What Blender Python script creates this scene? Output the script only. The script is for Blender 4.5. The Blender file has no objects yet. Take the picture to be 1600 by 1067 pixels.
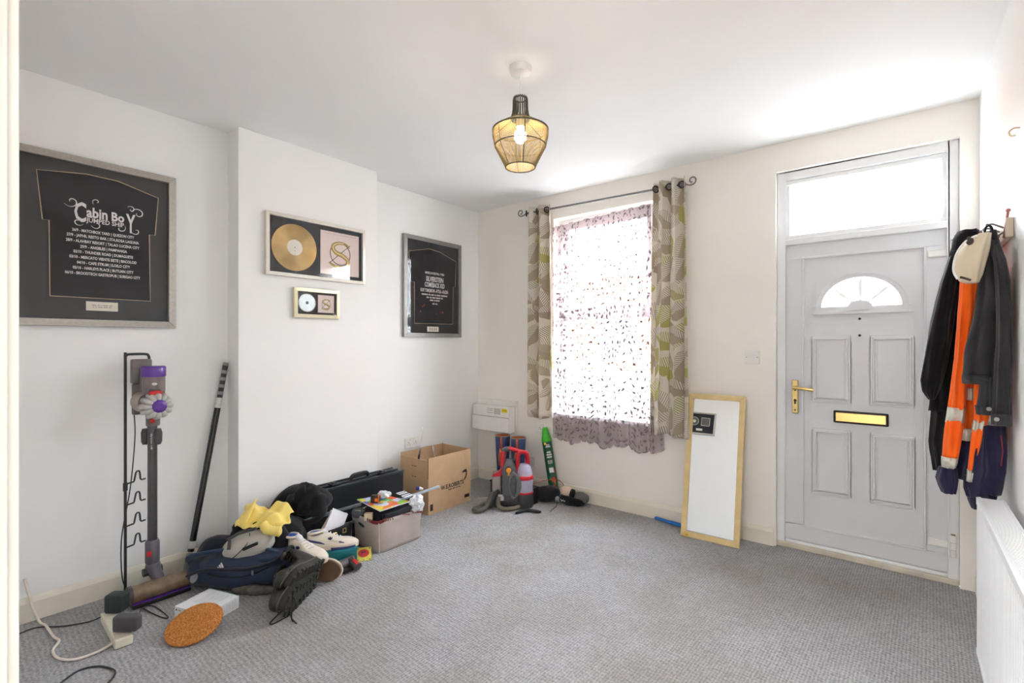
import bpy, bmesh, math, random
from mathutils import Vector, Matrix, noise, geometry
random.seed(7)
R = math.radians
PI = math.pi
SC = bpy.context.scene
COL = SC.collection

# ------------------------------------------------------------------ camera, world, light, exposure
cam_data = bpy.data.cameras.new('camera')
cam = bpy.data.objects.new('camera', cam_data)
COL.objects.link(cam)
cam.location = (3.19, -3.462, 1.284)
cam.rotation_euler = (R(90), 0, R(38.7))
cam_data.sensor_width = 36.0
cam_data.lens = 761.0 / 1600.0 * 36.0
cam_data.shift_y = 3.5 / 1600.0
cam_data.clip_start = 0.02
SC.camera = cam

world = bpy.data.worlds.new('World')
SC.world = world
world.use_nodes = True
world.node_tree.nodes['Background'].inputs['Color'].default_value = (0.86, 0.93, 1.0, 1)
world.node_tree.nodes['Background'].inputs['Strength'].default_value = 7.0

def area_light(name, loc, rot, sx, sy, power, color=(1, 1, 1), portal=False):
    d = bpy.data.lights.new(name, 'AREA')
    d.shape = 'RECTANGLE'; d.size = sx; d.size_y = sy
    d.energy = power; d.color = color
    if portal:
        d.cycles.is_portal = True
    o = bpy.data.objects.new(name, d)
    COL.objects.link(o)
    o.location = loc; o.rotation_euler = rot
    return o
# portals only guide the sampling of the sky through the real openings
area_light('window_portal', (1.31, 0.24, 1.52), (R(-90), 0, 0), 0.86, 1.62, 1, portal=True)
area_light('transom_portal', (2.99, 0.24, 2.12), (R(-90), 0, 0), 0.76, 0.3, 1, portal=True)
area_light('fanlight_portal', (2.99, 0.24, 1.59), (R(-90), 0, 0), 0.42, 0.2, 1, portal=True)
# fill lamp added in the unseen hall to brighten the room through the doorway
area_light('hall_fill_light', (2.6, -4.6, 2.46), (0, 0, 0), 1.2, 1.2, 30, (1.0, 1.0, 1.0))

SC.view_settings.view_transform = 'Standard'
SC.view_settings.look = 'None'
SC.view_settings.gamma = 1.0
SC.view_settings.use_curve_mapping = False
SC.view_settings.exposure = 2.58
SC.cycles.max_bounces = 14
SC.cycles.diffuse_bounces = 6
SC.cycles.transparent_max_bounces = 24
SC.cycles.caustics_reflective = False
SC.cycles.caustics_refractive = False
SC.cycles.sample_clamp_indirect = 6.0

# ------------------------------------------------------------------ materials
MATS = {}
def srgb(r, g, b):
    def f(c):
        c /= 255.0
        return c / 12.92 if c <= 0.04045 else ((c + 0.055) / 1.055) ** 2.4
    return (f(r), f(g), f(b), 1.0)

class NT:
    def __init__(s, name):
        s.m = bpy.data.materials.new(name); s.m.use_nodes = True
        s.t = s.m.node_tree; s.t.nodes.clear()
        s.out = s.n('ShaderNodeOutputMaterial')
    def n(s, typ, **kw):
        nd = s.t.nodes.new(typ)
        for k, v in kw.items():
            setattr(nd, k, v)
        return nd
    def l(s, a, b): s.t.links.new(a, b)
    def val(s, sock, v):
        if isinstance(v, bpy.types.NodeSocket): s.l(v, sock)
        else: sock.default_value = v
    def math(s, op, a, b=None, c=None):
        nd = s.n('ShaderNodeMath', operation=op)
        s.val(nd.inputs[0], a)
        if b is not None: s.val(nd.inputs[1], b)
        if c is not None: s.val(nd.inputs[2], c)
        return nd.outputs[0]
    def vmath(s, op, a, b=None, scale=None):
        nd = s.n('ShaderNodeVectorMath', operation=op)
        s.val(nd.inputs[0], a)
        if b is not None: s.val(nd.inputs[1], b)
        if scale is not None: s.val(nd.inputs['Scale'], scale)
        return nd.outputs['Value'] if op in ('LENGTH', 'DOT_PRODUCT') else nd.outputs[0]
    def mix(s, f, a, b):
        nd = s.n('ShaderNodeMix', data_type='RGBA')
        s.val(nd.inputs[0], f); s.val(nd.inputs[6], a); s.val(nd.inputs[7], b)
        return nd.outputs[2]
    def noise(s, vec, scale, detail=3, rough=0.5):
        nd = s.n('ShaderNodeTexNoise')
        if vec is not None: s.l(vec, nd.inputs['Vector'])
        nd.inputs['Scale'].default_value = scale; nd.inputs['Detail'].default_value = detail
        nd.inputs['Roughness'].default_value = rough
        return nd.outputs[0]
    def ramp(s, f, stops):
        nd = s.n('ShaderNodeValToRGB'); s.l(f, nd.inputs[0])
        e = nd.color_ramp.elements
        while len(e) < len(stops): e.new(0.5)
        for i, (p, c) in enumerate(stops):
            e[i].position = p; e[i].color = c
        return nd.outputs[0]
    def coord(s, kind='Object'):
        return s.n('ShaderNodeTexCoord').outputs[kind]
    def pos(s):
        return s.n('ShaderNodeNewGeometry').outputs['Position']
    def bump(s, h, strength=0.3, dist=0.002):
        nd = s.n('ShaderNodeBump'); s.l(h, nd.inputs['Height'])
        nd.inputs['Strength'].default_value = strength; nd.inputs['Distance'].default_value = dist
        return nd.outputs[0]
    def principled(s, color, rough=0.5, metal=0.0, normal=None, spec=0.5, link=True, **kw):
        b = s.n('ShaderNodeBsdfPrincipled')
        s.val(b.inputs['Base Color'], color); s.val(b.inputs['Roughness'], rough)
        s.val(b.inputs['Metallic'], metal); s.val(b.inputs['Specular IOR Level'], spec)
        for k, v in kw.items(): s.val(b.inputs[k.replace('_', ' ')], v)
        if normal is not None: s.l(normal, b.inputs['Normal'])
        if link: s.l(b.outputs[0], s.out.inputs[0])
        return b

def mat(name, color, rough=0.55, metal=0.0, var=0.08, nscale=30.0, bump=0.0, bscale=200.0, bdist=0.001, spec=0.5, **kw):
    """plain procedural material: a colour with a little noise variation and optional fine relief"""
    if name in MATS: return MATS[name]
    t = NT(name)
    c = t.coord()
    base = color if len(color) == 4 else srgb(*color)
    n = t.noise(c, nscale, 4)
    d = tuple(x * (1 - var) for x in base[:3]) + (1,)
    u = tuple(min(1, x * (1 + var)) for x in base[:3]) + (1,)
    colr = t.ramp(n, [(0.3, d), (0.7, u)])
    nor = t.bump(t.noise(c, bscale, 4), bump, bdist) if bump else None
    t.principled(colr, rough, metal, nor, spec, **kw)
    MATS[name] = t.m
    return t.m

def fabric(name, color, scale=900.0, bump=0.25, rough=0.9, var=0.12, fold=0.0, sheen=0.15):
    if name in MATS: return MATS[name]
    t = NT(name); c = t.coord()
    base = srgb(*color)
    n = t.noise(c, 9.0, 5)
    w = t.noise(c, scale, 2)
    d = tuple(x * (1 - var) for x in base[:3]) + (1,); u = tuple(min(1, x * (1 + var)) for x in base[:3]) + (1,)
    col = t.ramp(n, [(0.3, d), (0.7, u)])
    h = t.math('ADD', t.math('MULTIPLY', w, 0.25), t.math('MULTIPLY', t.noise(c, 28.0, 3), fold * 6))
    t.principled(col, rough, 0, t.bump(h, bump + fold, 0.004), 0.25, Sheen_Weight=sheen)
    MATS[name] = t.m
    return t.m

def thin_glass(name, tint=(1, 1, 1, 1), ior=1.45):
    if name in MATS: return MATS[name]
    t = NT(name)
    f = t.n('ShaderNodeFresnel'); f.inputs[0].default_value = ior
    geo = t.n('ShaderNodeNewGeometry')
    fac = t.math('MULTIPLY', f.outputs[0], t.math('SUBTRACT', 1.0, geo.outputs['Backfacing']))
    tr = t.n('ShaderNodeBsdfTransparent'); tr.inputs[0].default_value = tint
    gl = t.n('ShaderNodeBsdfGlossy'); gl.inputs['Roughness'].default_value = 0.02
    mx = t.n('ShaderNodeMixShader')
    t.l(fac, mx.inputs[0]); t.l(tr.outputs[0], mx.inputs[1]); t.l(gl.outputs[0], mx.inputs[2])
    t.l(mx.outputs[0], t.out.inputs[0])
    MATS[name] = t.m
    return t.m

def leaf_mask(t, vec2, scale, a, b, ang=None):
    """elliptic leaf in every voronoi cell: returns (mask, cell colour, local x, local y)"""
    v = t.n('ShaderNodeTexVoronoi', voronoi_dimensions='2D', feature='F1')
    sc = t.vmath('SCALE', vec2, scale=scale)
    t.l(sc, v.inputs['Vector']); v.inputs['Scale'].default_value = 1.0; v.inputs['Randomness'].default_value = 0.75
    loc = t.vmath('SUBTRACT', sc, v.outputs['Position'])
    sep = t.n('ShaderNodeSeparateColor'); t.l(v.outputs['Color'], sep.inputs[0])
    rot = t.n('ShaderNodeVectorRotate', rotation_type='Z_AXIS')
    t.l(loc, rot.inputs['Vector'])
    amp, off = ang or (6.283, 0.0)
    t.l(t.math('MULTIPLY_ADD', sep.outputs[0], amp, off), rot.inputs['Angle'])
    sx = t.n('ShaderNodeSeparateXYZ'); t.l(rot.outputs[0], sx.inputs[0])
    # pointed leaf: two overlapping discs
    q = t.math('ADD', t.math('POWER', t.math('ABSOLUTE', t.math('DIVIDE', sx.outputs[0], a)), 1.6), t.math('ABSOLUTE', t.math('DIVIDE', sx.outputs[1], b)))
    m = t.math('LESS_THAN', q, 1.0)
    return m, sep, sx

# ------------------------------------------------------------------ mesh helpers
class MB:
    def __init__(s): s.v = []; s.f = []
    def add(s, vs, fs):
        o = len(s.v); s.v += [Vector(x) for x in vs]; s.f += [tuple(i + o for i in f) for f in fs]; return s
    def box(s, x0, x1, y0, y1, z0, z1):
        return s.add([(x0,y0,z0),(x1,y0,z0),(x1,y1,z0),(x0,y1,z0),(x0,y0,z1),(x1,y0,z1),(x1,y1,z1),(x0,y1,z1)],
                     [(0,3,2,1),(4,5,6,7),(0,1,5,4),(1,2,6,5),(2,3,7,6),(3,0,4,7)])
    def obox(s, c, u, v, w, hu, hv, hw):
        """oriented box: centre, three unit axes, half sizes"""
        c, u, v, w = Vector(c), Vector(u).normalized(), Vector(v).normalized(), Vector(w).normalized()
        P = []
        for k in (-1, 1):
            for a, b in ((-1,-1),(1,-1),(1,1),(-1,1)):
                P.append(c + u*hu*a + v*hv*b + w*hw*k)
        return s.add(P, [(0,3,2,1),(4,5,6,7),(0,1,5,4),(1,2,6,5),(2,3,7,6),(3,0,4,7)])
    def prism(s, pts, d):
        """planar polygon (3-D points) extruded by vector d"""
        pts = [Vector(p) for p in pts]; d = Vector(d); n = len(pts)
        nrm = geometry.normal(pts)
        if nrm.dot(d) > 0: pts = pts[::-1]
        return s.add(pts + [p + d for p in pts], [tuple(range(n)), tuple(range(2*n-1, n-1, -1))] +
                     [(i, i + n, (i + 1) % n + n, (i + 1) % n) for i in range(n)])
    def tube(s, path, r, n=8, closed=False, cap=True, nrm=None):
        P = [Vector(p) for p in path]; m = len(P)
        rs = r if isinstance(r, (list, tuple)) else [r] * m
        rings = []; up = None
        for i, p in enumerate(P):
            if closed: t = P[(i+1) % m] - P[i-1]
            else: t = P[min(i+1, m-1)] - P[max(i-1, 0)]
            if t.length < 1e-9: t = Vector((0,0,1))
            t.normalize()
            if up is None:
                up = Vector((0,0,1)) if abs(t.z) < 0.9 else Vector((1,0,0))
            a = up - t * up.dot(t)
            if nrm is not None: a = Vector(nrm) - t * Vector(nrm).dot(t)
            if a.length < 1e-6: a = t.orthogonal()
            a.normalize(); up = a; b = t.cross(a)
            rr = rs[i]
            ra, rb = (rr, rr) if not isinstance(rr, (tuple, list)) else rr
            rings.append([p + a*ra*math.cos(2*PI*k/n) + b*rb*math.sin(2*PI*k/n) for k in range(n)])
        vs = [v for rg in rings for v in rg]; fs = []
        for i in range(m if closed else m-1):
            j = (i+1) % m
            for k in range(n):
                fs.append((i*n+k, i*n+(k+1) % n, j*n+(k+1) % n, j*n+k))
        if cap and not closed:
            fs.append(tuple(range(n-1, -1, -1))); fs.append(tuple((m-1)*n+k for k in range(n)))
        return s.add(vs, fs)
    def lathe(s, prof, c=(0,0,0), n=24, axis=(0,0,1), cap=True):
        """profile [(r, h)...] turned about axis through c"""
        ax = Vector(axis).normalized(); a = ax.orthogonal().normalized(); b = ax.cross(a); c = Vector(c)
        vs = []; fs = []
        for r, h in prof:
            for k in range(n):
                t = 2*PI*k/n
                vs.append(c + ax*h + (a*math.cos(t) + b*math.sin(t))*r)
        for i in range(len(prof)-1):
            for k in range(n):
                fs.append((i*n+k, i*n+(k+1) % n, (i+1)*n+(k+1) % n, (i+1)*n+k))
        if cap:
            fs.append(tuple(range(n-1, -1, -1))); m = len(prof)-1
            fs.append(tuple(m*n+k for k in range(n)))
        return s.add(vs, fs)
    def grid(s, fn, nu, nv, close_u=False):
        vs = [fn(i/(nu if close_u else nu-1), j/(nv-1)) for j in range(nv) for i in range(nu)]
        fs = []
        for j in range(nv-1):
            for i in range(nu if close_u else nu-1):
                k = (i+1) % nu
                fs.append((j*nu+i, j*nu+k, (j+1)*nu+k, (j+1)*nu+i))
        return s.add(vs, fs)
    def blob(s, c, rad, rot=None, p=2.0, nz=0.0, nf=3.0, nu=36, nv=20, seed=0, flat=None, fn=None):
        """super-ellipsoid with noisy folds; flat = z below which it is pressed flat"""
        c = Vector(c); rot = rot or Matrix.Identity(3)
        def sg(x, e): return math.copysign(abs(x)**e, x)
        e = 2.0/p
        vs = []; fs = []
        for j in range(nv):
            ph = -PI/2 + PI*j/(nv-1)
            for i in range(nu):
                th = 2*PI*i/nu
                q = Vector((sg(math.cos(ph), e)*sg(math.cos(th), e), sg(math.cos(ph), e)*sg(math.sin(th), e), sg(math.sin(ph), e)))
                w = Vector((q.x*rad[0], q.y*rad[1], q.z*rad[2]))
                if fn: w = Vector(fn(w, q))
                if nz:
                    d = noise.noise(w*nf*10 + Vector((seed*7.3, seed*3.1, seed))) + 0.5*noise.noise(w*nf*23 + Vector((seed, 0, seed*5)))
                    w = w + (w.normalized() if w.length > 1e-6 else Vector((0,0,1)))*d*nz
                w = c + rot @ w
                if flat is not None and w.z < flat: w.z = flat
                vs.append(w)
        for j in range(nv-1):
            for i in range(nu):
                k = (i+1) % nu
                fs.append((j*nu+i, j*nu+k, (j+1)*nu+k, (j+1)*nu+i))
        return s.add(vs, fs)
    def curlpath(s): return s

def link(o, parent=None):
    COL.objects.link(o)
    if parent is not None: o.parent = parent
    return o

def wloc(p):
    l = Vector((0,0,0))
    while p is not None:
        l += p.location; p = p.parent
    return l

def obj(name, mb, m, parent=None, smooth=False, bevel=0.0, seg=2, sub=0, weld=False, solid=0.0, auto=None):
    """one mesh object; vertices are given in world space, the origin goes to the middle of their box"""
    me = bpy.data.meshes.new(name)
    vs = mb.v
    lo = Vector((min(v.x for v in vs), min(v.y for v in vs), min(v.z for v in vs)))
    hi = Vector((max(v.x for v in vs), max(v.y for v in vs), max(v.z for v in vs)))
    c = (lo + hi) / 2
    me.from_pydata([v - c for v in vs], [], mb.f)
    if weld or bevel or sub:
        bm = bmesh.new(); bm.from_mesh(me)
        bmesh.ops.remove_doubles(bm, verts=bm.verts, dist=1e-5)
        if bevel:
            es = [e for e in bm.edges if len(e.link_faces) == 2 and e.calc_face_angle(0) > 0.6]
            bmesh.ops.bevel(bm, geom=es, offset=bevel, segments=seg, affect='EDGES', profile=0.5, clamp_overlap=True)
        bm.to_mesh(me); bm.free()
    me.validate()
    if smooth:
        me.polygons.foreach_set('use_smooth', [True] * len(me.polygons))
        if auto is not None:
            me.set_sharp_from_angle(angle=R(auto))
    me.materials.append(m)
    o = bpy.data.objects.new(name, me)
    link(o, parent)
    o.location = c - wloc(parent)
    if solid:
        md = o.modifiers.new('thickness', 'SOLIDIFY'); md.thickness = solid; md.offset = 0
    if sub:
        md = o.modifiers.new('smooth', 'SUBSURF'); md.levels = sub; md.render_levels = sub
    return o

def tag(o, label=None, cat=None, group=None, kind=None):
    if label: o['label'] = label
    if cat: o['category'] = cat
    if group: o['group'] = group
    if kind: o['kind'] = kind
    return o
def thing(name, label, cat, loc=(0,0,0), group=None):
    o = bpy.data.objects.new(name, None); o.empty_display_size = 0.05
    COL.objects.link(o); o.location = loc
    return tag(o, label, cat, group)
def struct(name, mb, m, parent=None, **kw):
    o = obj(name, mb, m, parent, **kw)
    if parent is None: o['kind'] = 'structure'
    return o

def text(name, s, c, right, up, width, height, m, parent, bold=0.0, label=None, depth=0.0004):
    """flat lettering fitted to width x height, centred at c"""
    cu = bpy.data.curves.new('txt', 'FONT'); cu.body = s; cu.size = 1.0; cu.align_x = 'CENTER'
    cu.offset = bold; cu.resolution_u = 2
    o = bpy.data.objects.new('txt', cu); COL.objects.link(o)
    dg = bpy.context.evaluated_depsgraph_get(); dg.update()
    me = bpy.data.meshes.new_from_object(o.evaluated_get(dg))
    COL.objects.unlink(o); bpy.data.objects.remove(o); bpy.data.curves.remove(cu)
    xs = [v.co.x for v in me.vertices]; ys = [v.co.y for v in me.vertices]
    x0, x1, y0, y1 = min(xs), max(xs), min(ys), max(ys)
    sx = width/(x1-x0) if width else height/(y1-y0)
    sy = height/(y1-y0) if height else sx
    right = Vector(right).normalized(); up = Vector(up).normalized(); c = Vector(c)
    nrm = right.cross(up)
    for v in me.vertices:
        v.co = right*((v.co.x-(x0+x1)/2)*sx) + up*((v.co.y-(y0+y1)/2)*sy) + nrm*depth
    me.name = name
    me.materials.append(m)
    t = bpy.data.objects.new(name, me); link(t, parent); t.location = c - wloc(parent)
    return t

def print_line(c, right, up, width, height, m, parent, words=(3, 5, 2, 6, 4), name='printed_line'):
    """a line of print too small to read: a row of letter-sized dashes"""
    right = Vector(right).normalized(); up = Vector(up).normalized(); c = Vector(c); n = right.cross(up)
    unit = width/(sum(words)+len(words)-1); mb = MB(); x = -width/2
    for k in words:
        for i in range(k):
            h = height*(0.5 if (i*7+k*3) % 3 else 0.38)
            mb.obox(c+right*(x+unit*(i+0.5)), right, up, n, unit*0.38, h, 0.0002)
        x += unit*(k+1)
    o = obj(name, mb, m, parent); o['kind'] = 'stuff'
    return o

def bez(pts, n=12):
    """smooth Catmull-Rom path through points"""
    P = [Vector(p) for p in pts]; out = []
    for i in range(len(P)-1):
        p0 = P[max(i-1, 0)]; p1 = P[i]; p2 = P[i+1]; p3 = P[min(i+2, len(P)-1)]
        for k in range(n):
            t = k/n
            out.append(0.5*((2*p1) + (p2-p0)*t + (2*p0-5*p1+4*p2-p3)*t*t + (3*p1-p0-3*p2+p3)*t*t*t))
    out.append(P[-1]); return out
# ------------------------------------------------------------------ setting
H = 2.55
def wall_mat(name, c0, c1):
    t = NT(name); p = t.pos()
    n = t.noise(p, 1.3, 5, 0.6)
    f = t.noise(p, 60.0, 3)
    t.principled(t.ramp(n, [(0.35, srgb(*c0)), (0.65, srgb(*c1))]), 0.75, 0, t.bump(f, 0.12, 0.002), 0.3)
    MATS[name] = t.m; return t.m
M_WALL = wall_mat('white_wall_paint', (243, 243, 241), (246, 246, 245))
M_WALLF = wall_mat('off_white_wall_paint', (241, 237, 230), (245, 241, 235))
M_CEIL = wall_mat('white_ceiling_paint', (243, 243, 242), (246, 246, 246))
M_TRIM = mat('aged_cream_gloss', (233, 227, 212), 0.4, var=0.05, nscale=6)
M_UPVC = mat('white_upvc', (232, 233, 234), 0.35, var=0.015, nscale=8)
M_WHITE = mat('white_plastic', (236, 235, 231), 0.4, var=0.02)
M_GLASS = thin_glass('window_glass')
M_PICGLASS = thin_glass('picture_glass', ior=1.5)

def carpet():
    t = NT('grey_loop_carpet'); p = t.pos()
    mp = t.n('ShaderNodeMapping'); t.l(p, mp.inputs[0]); mp.inputs['Rotation'].default_value = (0, 0, R(2))
    sx = t.n('ShaderNodeSeparateXYZ'); t.l(mp.outputs[0], sx.inputs[0])
    wob = t.noise(p, 26.0, 2)
    rows = t.math('SINE', t.math('MULTIPLY_ADD', sx.outputs[0], 2*PI/0.0125, t.math('MULTIPLY', wob, 3.5)))
    loops = t.math('SINE', t.math('MULTIPLY_ADD', sx.outputs[1], 2*PI/0.019, t.math('MULTIPLY', wob, 9.0)))
    h = t.math('MULTIPLY_ADD', rows, 0.6, t.math('MULTIPLY', loops, 0.4))
    fine = t.noise(p, 420.0, 3, 0.7)
    cell = t.n('ShaderNodeTexVoronoi'); t.l(p, cell.inputs['Vector']); cell.inputs['Scale'].default_value = 150.0
    cs = t.n('ShaderNodeSeparateColor'); t.l(cell.outputs['Color'], cs.inputs[0])
    big = t.noise(p, 1.6, 4, 0.6)
    k = t.math('ADD', t.math('MULTIPLY_ADD', h, 0.16, 0.36), t.math('MULTIPLY', cs.outputs[0], 0.3))
    k = t.math('ADD', k, t.math('MULTIPLY_ADD', fine, 0.24, -0.12))
    k = t.math('ADD', k, t.math('MULTIPLY_ADD', big, 0.3, -0.15))
    col = t.ramp(k, [(0.12, srgb(118, 115, 112)), (0.5, srgb(170, 170, 172)), (0.92, srgb(208, 209, 212))])
    st_ = t.ramp(t.noise(p, 1.1, 5, 0.65), [(0.46, (0,0,0,1)), (0.66, (1,1,1,1))])
    col = t.mix(t.math('MULTIPLY', st_, 0.42), col, srgb(138,128,112))
    hh = t.math('ADD', h, t.math('MULTIPLY', fine, 0.8))
    t.principled(col, 0.95, 0, t.bump(hh, 0.45, 0.004), 0.1, Sheen_Weight=0.0)
    return t.m
M_CARPET = carpet()

struct('floor', MB().box(-0.3, 3.9, -3.45, 0.03, -0.12, 0.0), M_CARPET)
struct('floor', MB().box(0.9, 3.9, -6.3, -3.45, -0.12, 0.0), mat('hall_boards', (150, 120, 90), 0.5, var=0.2))
struct('ceiling', MB().box(-0.3, 3.9, -6.3, 0.32, H, H + 0.15), M_CEIL)
# left wall with the chimney breast
struct('wall_left', MB().prism([(-0.3,-3.6,0),(0.03,-3.6,0),(0.03,-2.246,0),(0.175,-2.246,0),(0.175,-1.283,0),(0.0,-1.283,0),(0.0,0.3,0),(-0.3,0.3,0)], (0,0,H)), M_WALL, bevel=0.004, seg=2)
# front wall with the window and door openings
WX0, WX1, WZ0, WZ1 = 0.872, 1.755, 0.69, 2.345
DX0, DX1, DZ1 = 2.563, 3.427, 2.372
fw = MB()
fw.box(-0.3, WX0, 0, 0.28, 0, H); fw.box(WX0, WX1, 0, 0.28, 0, WZ0); fw.box(WX0, WX1, 0, 0.28, WZ1, H)
fw.box(WX1, DX0, 0, 0.28, 0, H); fw.box(DX0, DX1, 0, 0.28, DZ1, H); fw.box(DX1, 3.9, 0, 0.28, 0, H)
struct('wall_front', fw, M_WALLF)
struct('wall_right', MB().box(3.5, 3.8, -3.6, 0.0, 0, H), M_WALL)
rw = MB()
rw.box(-0.3, 2.62, -3.53, -3.43, 0, H); rw.box(2.62, 3.42, -3.53, -3.43, 2.03, H); rw.box(3.42, 3.8, -3.53, -3.43, 0, H)
struct('wall_rear', rw, M_WALL)
struct('wall_hall', MB().box(0.8, 0.9, -6.3, -3.53, 0, H).box(3.7, 3.8, -6.3, -3.53, 0, H).box(0.8, 3.8, -6.4, -6.3, 0, H), M_WALL)
# doorway lining and architrave beside the camera
tr = MB()
tr.box(2.60, 2.625, -3.545, -3.418, 0, 2.03)
tr.box(2.545, 2.612, -3.432, -3.408, 0, 2.08).box(2.556, 2.600, -3.412, -3.400, 0, 2.07)
tr.box(2.625, 3.415, -3.545, -3.418, 2.005, 2.03).box(2.545, 3.46, -3.432, -3.408, 2.03, 2.09)
tr.box(3.415, 3.44, -3.545, -3.418, 0, 2.03).box(3.43, 3.49, -3.432, -3.408, 0, 2.08)
struct('trim_1', tr, mat('white_gloss_paint', (226, 225, 218), 0.35, var=0.02), bevel=0.003)

def skirting(name, path, h=0.112, th=0.017):
    """profile swept along a floor path; the wall is on the left hand side"""
    P = [Vector((a, b, 0)) for a, b in path]
    prof = [(0, 0), (th, 0), (th, h-0.025), (th-0.006, h-0.008), (th-0.010, h), (0, h)]
    mb = MB(); n = len(prof); rings = []
    for i, p in enumerate(P):
        d0 = (P[i]-P[i-1]).normalized() if i else None
        d1 = (P[i+1]-P[i]).normalized() if i < len(P)-1 else None
        def nr(d): return Vector((d.y, -d.x, 0))
        if d0 is None: nn = nr(d1)
        elif d1 is None: nn = nr(d0)
        else:
            nn = nr(d0)+nr(d1); nn = nn/(nn.length_squared/2) if nn.length > 1e-6 else nr(d0)
        rings.append([p + nn*a + Vector((0,0,b)) for a, b in prof])
    fs = []
    for i in range(len(P)-1):
        for k in range(n):
            fs.append((i*n+k, (i+1)*n+k, (i+1)*n+(k+1) % n, i*n+(k+1) % n))
    fs += [tuple(range(n)), tuple((len(P)-1)*n+k for k in range(n-1, -1, -1))]
    mb.add([v for r in rings for v in r], fs)
    return struct(name, mb, M_TRIM)
skirting('baseboard_left', [(0.03,-3.42),(0.03,-2.246),(0.175,-2.246),(0.175,-1.283),(0.0,-1.283),(0.0,0.0)])
skirting('baseboard_front', [(0.018,0.0),(2.553,0.0)])
skirting('baseboard_right', [(3.5,-0.02),(3.5,-3.42)])

# ------------------------------------------------------------------ outside: street, low wall and the terrace opposite
struct('ground', MB().box(-14, 18, 0.28, 16, -0.25, -0.15), mat('pale_paving', (170, 168, 165), 0.9, var=0.1, nscale=2))
hs = thing('terraced_house', 'brick terraced house seen pale through the net curtain across the street', 'house', (1.0, 9.0, -0.15))
M_BRICK = mat('pale_orange_brick', (196, 148, 118), 0.9, var=0.2, nscale=5)
wl = MB()
hx = [-9, -6.6, -5.4, -3.6, -2.4, -0.9, 0.3, 1.6, 2.8, 4.4, 5.6, 11]
for i in range(len(hx)-1):
    if i % 2 == 0: wl.box(hx[i], hx[i+1], 9.0, 9.4, -0.15, 3.2)
    else: wl.box(hx[i], hx[i+1], 9.0, 9.4, -0.15, 0.8).box(hx[i], hx[i+1], 9.0, 9.4, 2.3, 3.2)
obj('wall', wl, M_BRICK, hs)
for i in range(1, len(hx)-1, 2):
    w = obj('window', MB().box(hx[i], hx[i+1], 9.12, 9.16, 0.8, 0.9).box(hx[i], hx[i+1], 9.12, 9.16, 2.2, 2.3).box(hx[i], hx[i]+0.08, 9.12, 9.16, 0.9, 2.2).box(hx[i+1]-0.08, hx[i+1], 9.12, 9.16, 0.9, 2.2).box(hx[i], hx[i+1], 9.12, 9.16, 1.5, 1.58), M_UPVC, hs)
    obj('pane', MB().box(hx[i]+0.08, hx[i+1]-0.08, 9.15, 9.17, 0.9, 2.2), mat('dark_pane', (70, 80, 90), 0.1), w)
gw = thing('garden_wall', 'low grey rendered wall just outside the window', 'wall', (0.2, 3.4, -0.15))
obj('body', MB().box(-2.2, 3.2, 3.4, 3.62, -0.15, 0.78), mat('grey_render', (140, 138, 142), 0.9, var=0.15), gw)
obj('coping', MB().box(-2.25, 3.25, 3.36, 3.66, 0.78, 0.86), mat('coping_stone', (190, 188, 186), 0.9), gw, bevel=0.01)

# ------------------------------------------------------------------ window
w1 = bpy.data.objects.new('window_1', None); COL.objects.link(w1); w1.location = (1.31, 0.12, 0.7); w1['kind'] = 'structure'
w1['label'] = 'white plastic sash-style window behind the net curtain'
def frame_rect(mb, x0, x1, z0, z1, t, y0, y1):
    mb.box(x0, x1, y0, y1, z0, z0+t).box(x0, x1, y0, y1, z1-t, z1).box(x0, x0+t, y0, y1, z0+t, z1-t).box(x1-t, x1, y0, y1, z0+t, z1-t); return mb
obj('window_frame', frame_rect(MB(), WX0, WX1, WZ0+0.01, WZ1, 0.048, 0.10, 0.17).box(WX0, WX1, 0.10, 0.17, 1.505, 1.545), M_UPVC, w1)
us = obj('upper_sash', frame_rect(MB(), WX0+0.042, WX1-0.042, 1.535, WZ1-0.042, 0.05, 0.085, 0.16), M_UPVC, w1, bevel=0.005)
obj('pane', MB().box(WX0+0.085, WX1-0.085, 0.125, 0.131, 1.58, WZ1-0.085), M_GLASS, us)
obj('handle', MB().box(1.28, 1.30, 0.06, 0.085, 1.54, 1.57).box(1.28, 1.38, 0.05, 0.066, 1.55, 1.565), M_WHITE, us, bevel=0.003)
ls = obj('lower_sash', frame_rect(MB(), WX0+0.03, WX1-0.03, WZ0+0.05, 1.515, 0.03, 0.105, 0.16), M_UPVC, w1, bevel=0.005)
obj('pane', MB().box(WX0+0.055, WX1-0.055, 0.125, 0.131, WZ0+0.075, 1.49), M_GLASS, ls)
obj('window_sill', MB().box(WX0-0.02, WX1+0.02, -0.035, 0.10, WZ0-0.018, WZ0+0.012), M_UPVC, w1, bevel=0.006)

# ------------------------------------------------------------------ front door
d1 = bpy.data.objects.new('door_1', None); COL.objects.link(d1); d1.location = (2.995, 0.08, 0); d1['kind'] = 'structure'
d1['label'] = 'white plastic front door with transom light and brass furniture'
M_DOOR = mat('door_slab_white', (220, 221, 224), 0.32, var=0.012, nscale=8)
fr = MB()
fr.box(DX0, DX0+0.045, 0.035, 0.13, 0, DZ1).box(DX1-0.045, DX1, 0.035, 0.13, 0, DZ1).box(DX0+0.045, DX1-0.045, 0.035, 0.13, DZ1-0.055, DZ1)
fr.box(DX0+0.045, DX1-0.045, 0.035, 0.13, 1.905, 1.945).box(DX0+0.045, DX1-0.045, 0.045, 0.13, 0.0, 0.045)
df = obj('door_frame', fr, M_UPVC, d1, bevel=0.006)
tb = frame_rect(MB(), 2.608, 3.382, 1.94, 2.318, 0.028, 0.048, 0.12)
obj('transom_bead', tb, M_UPVC, d1, bevel=0.008)
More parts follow.
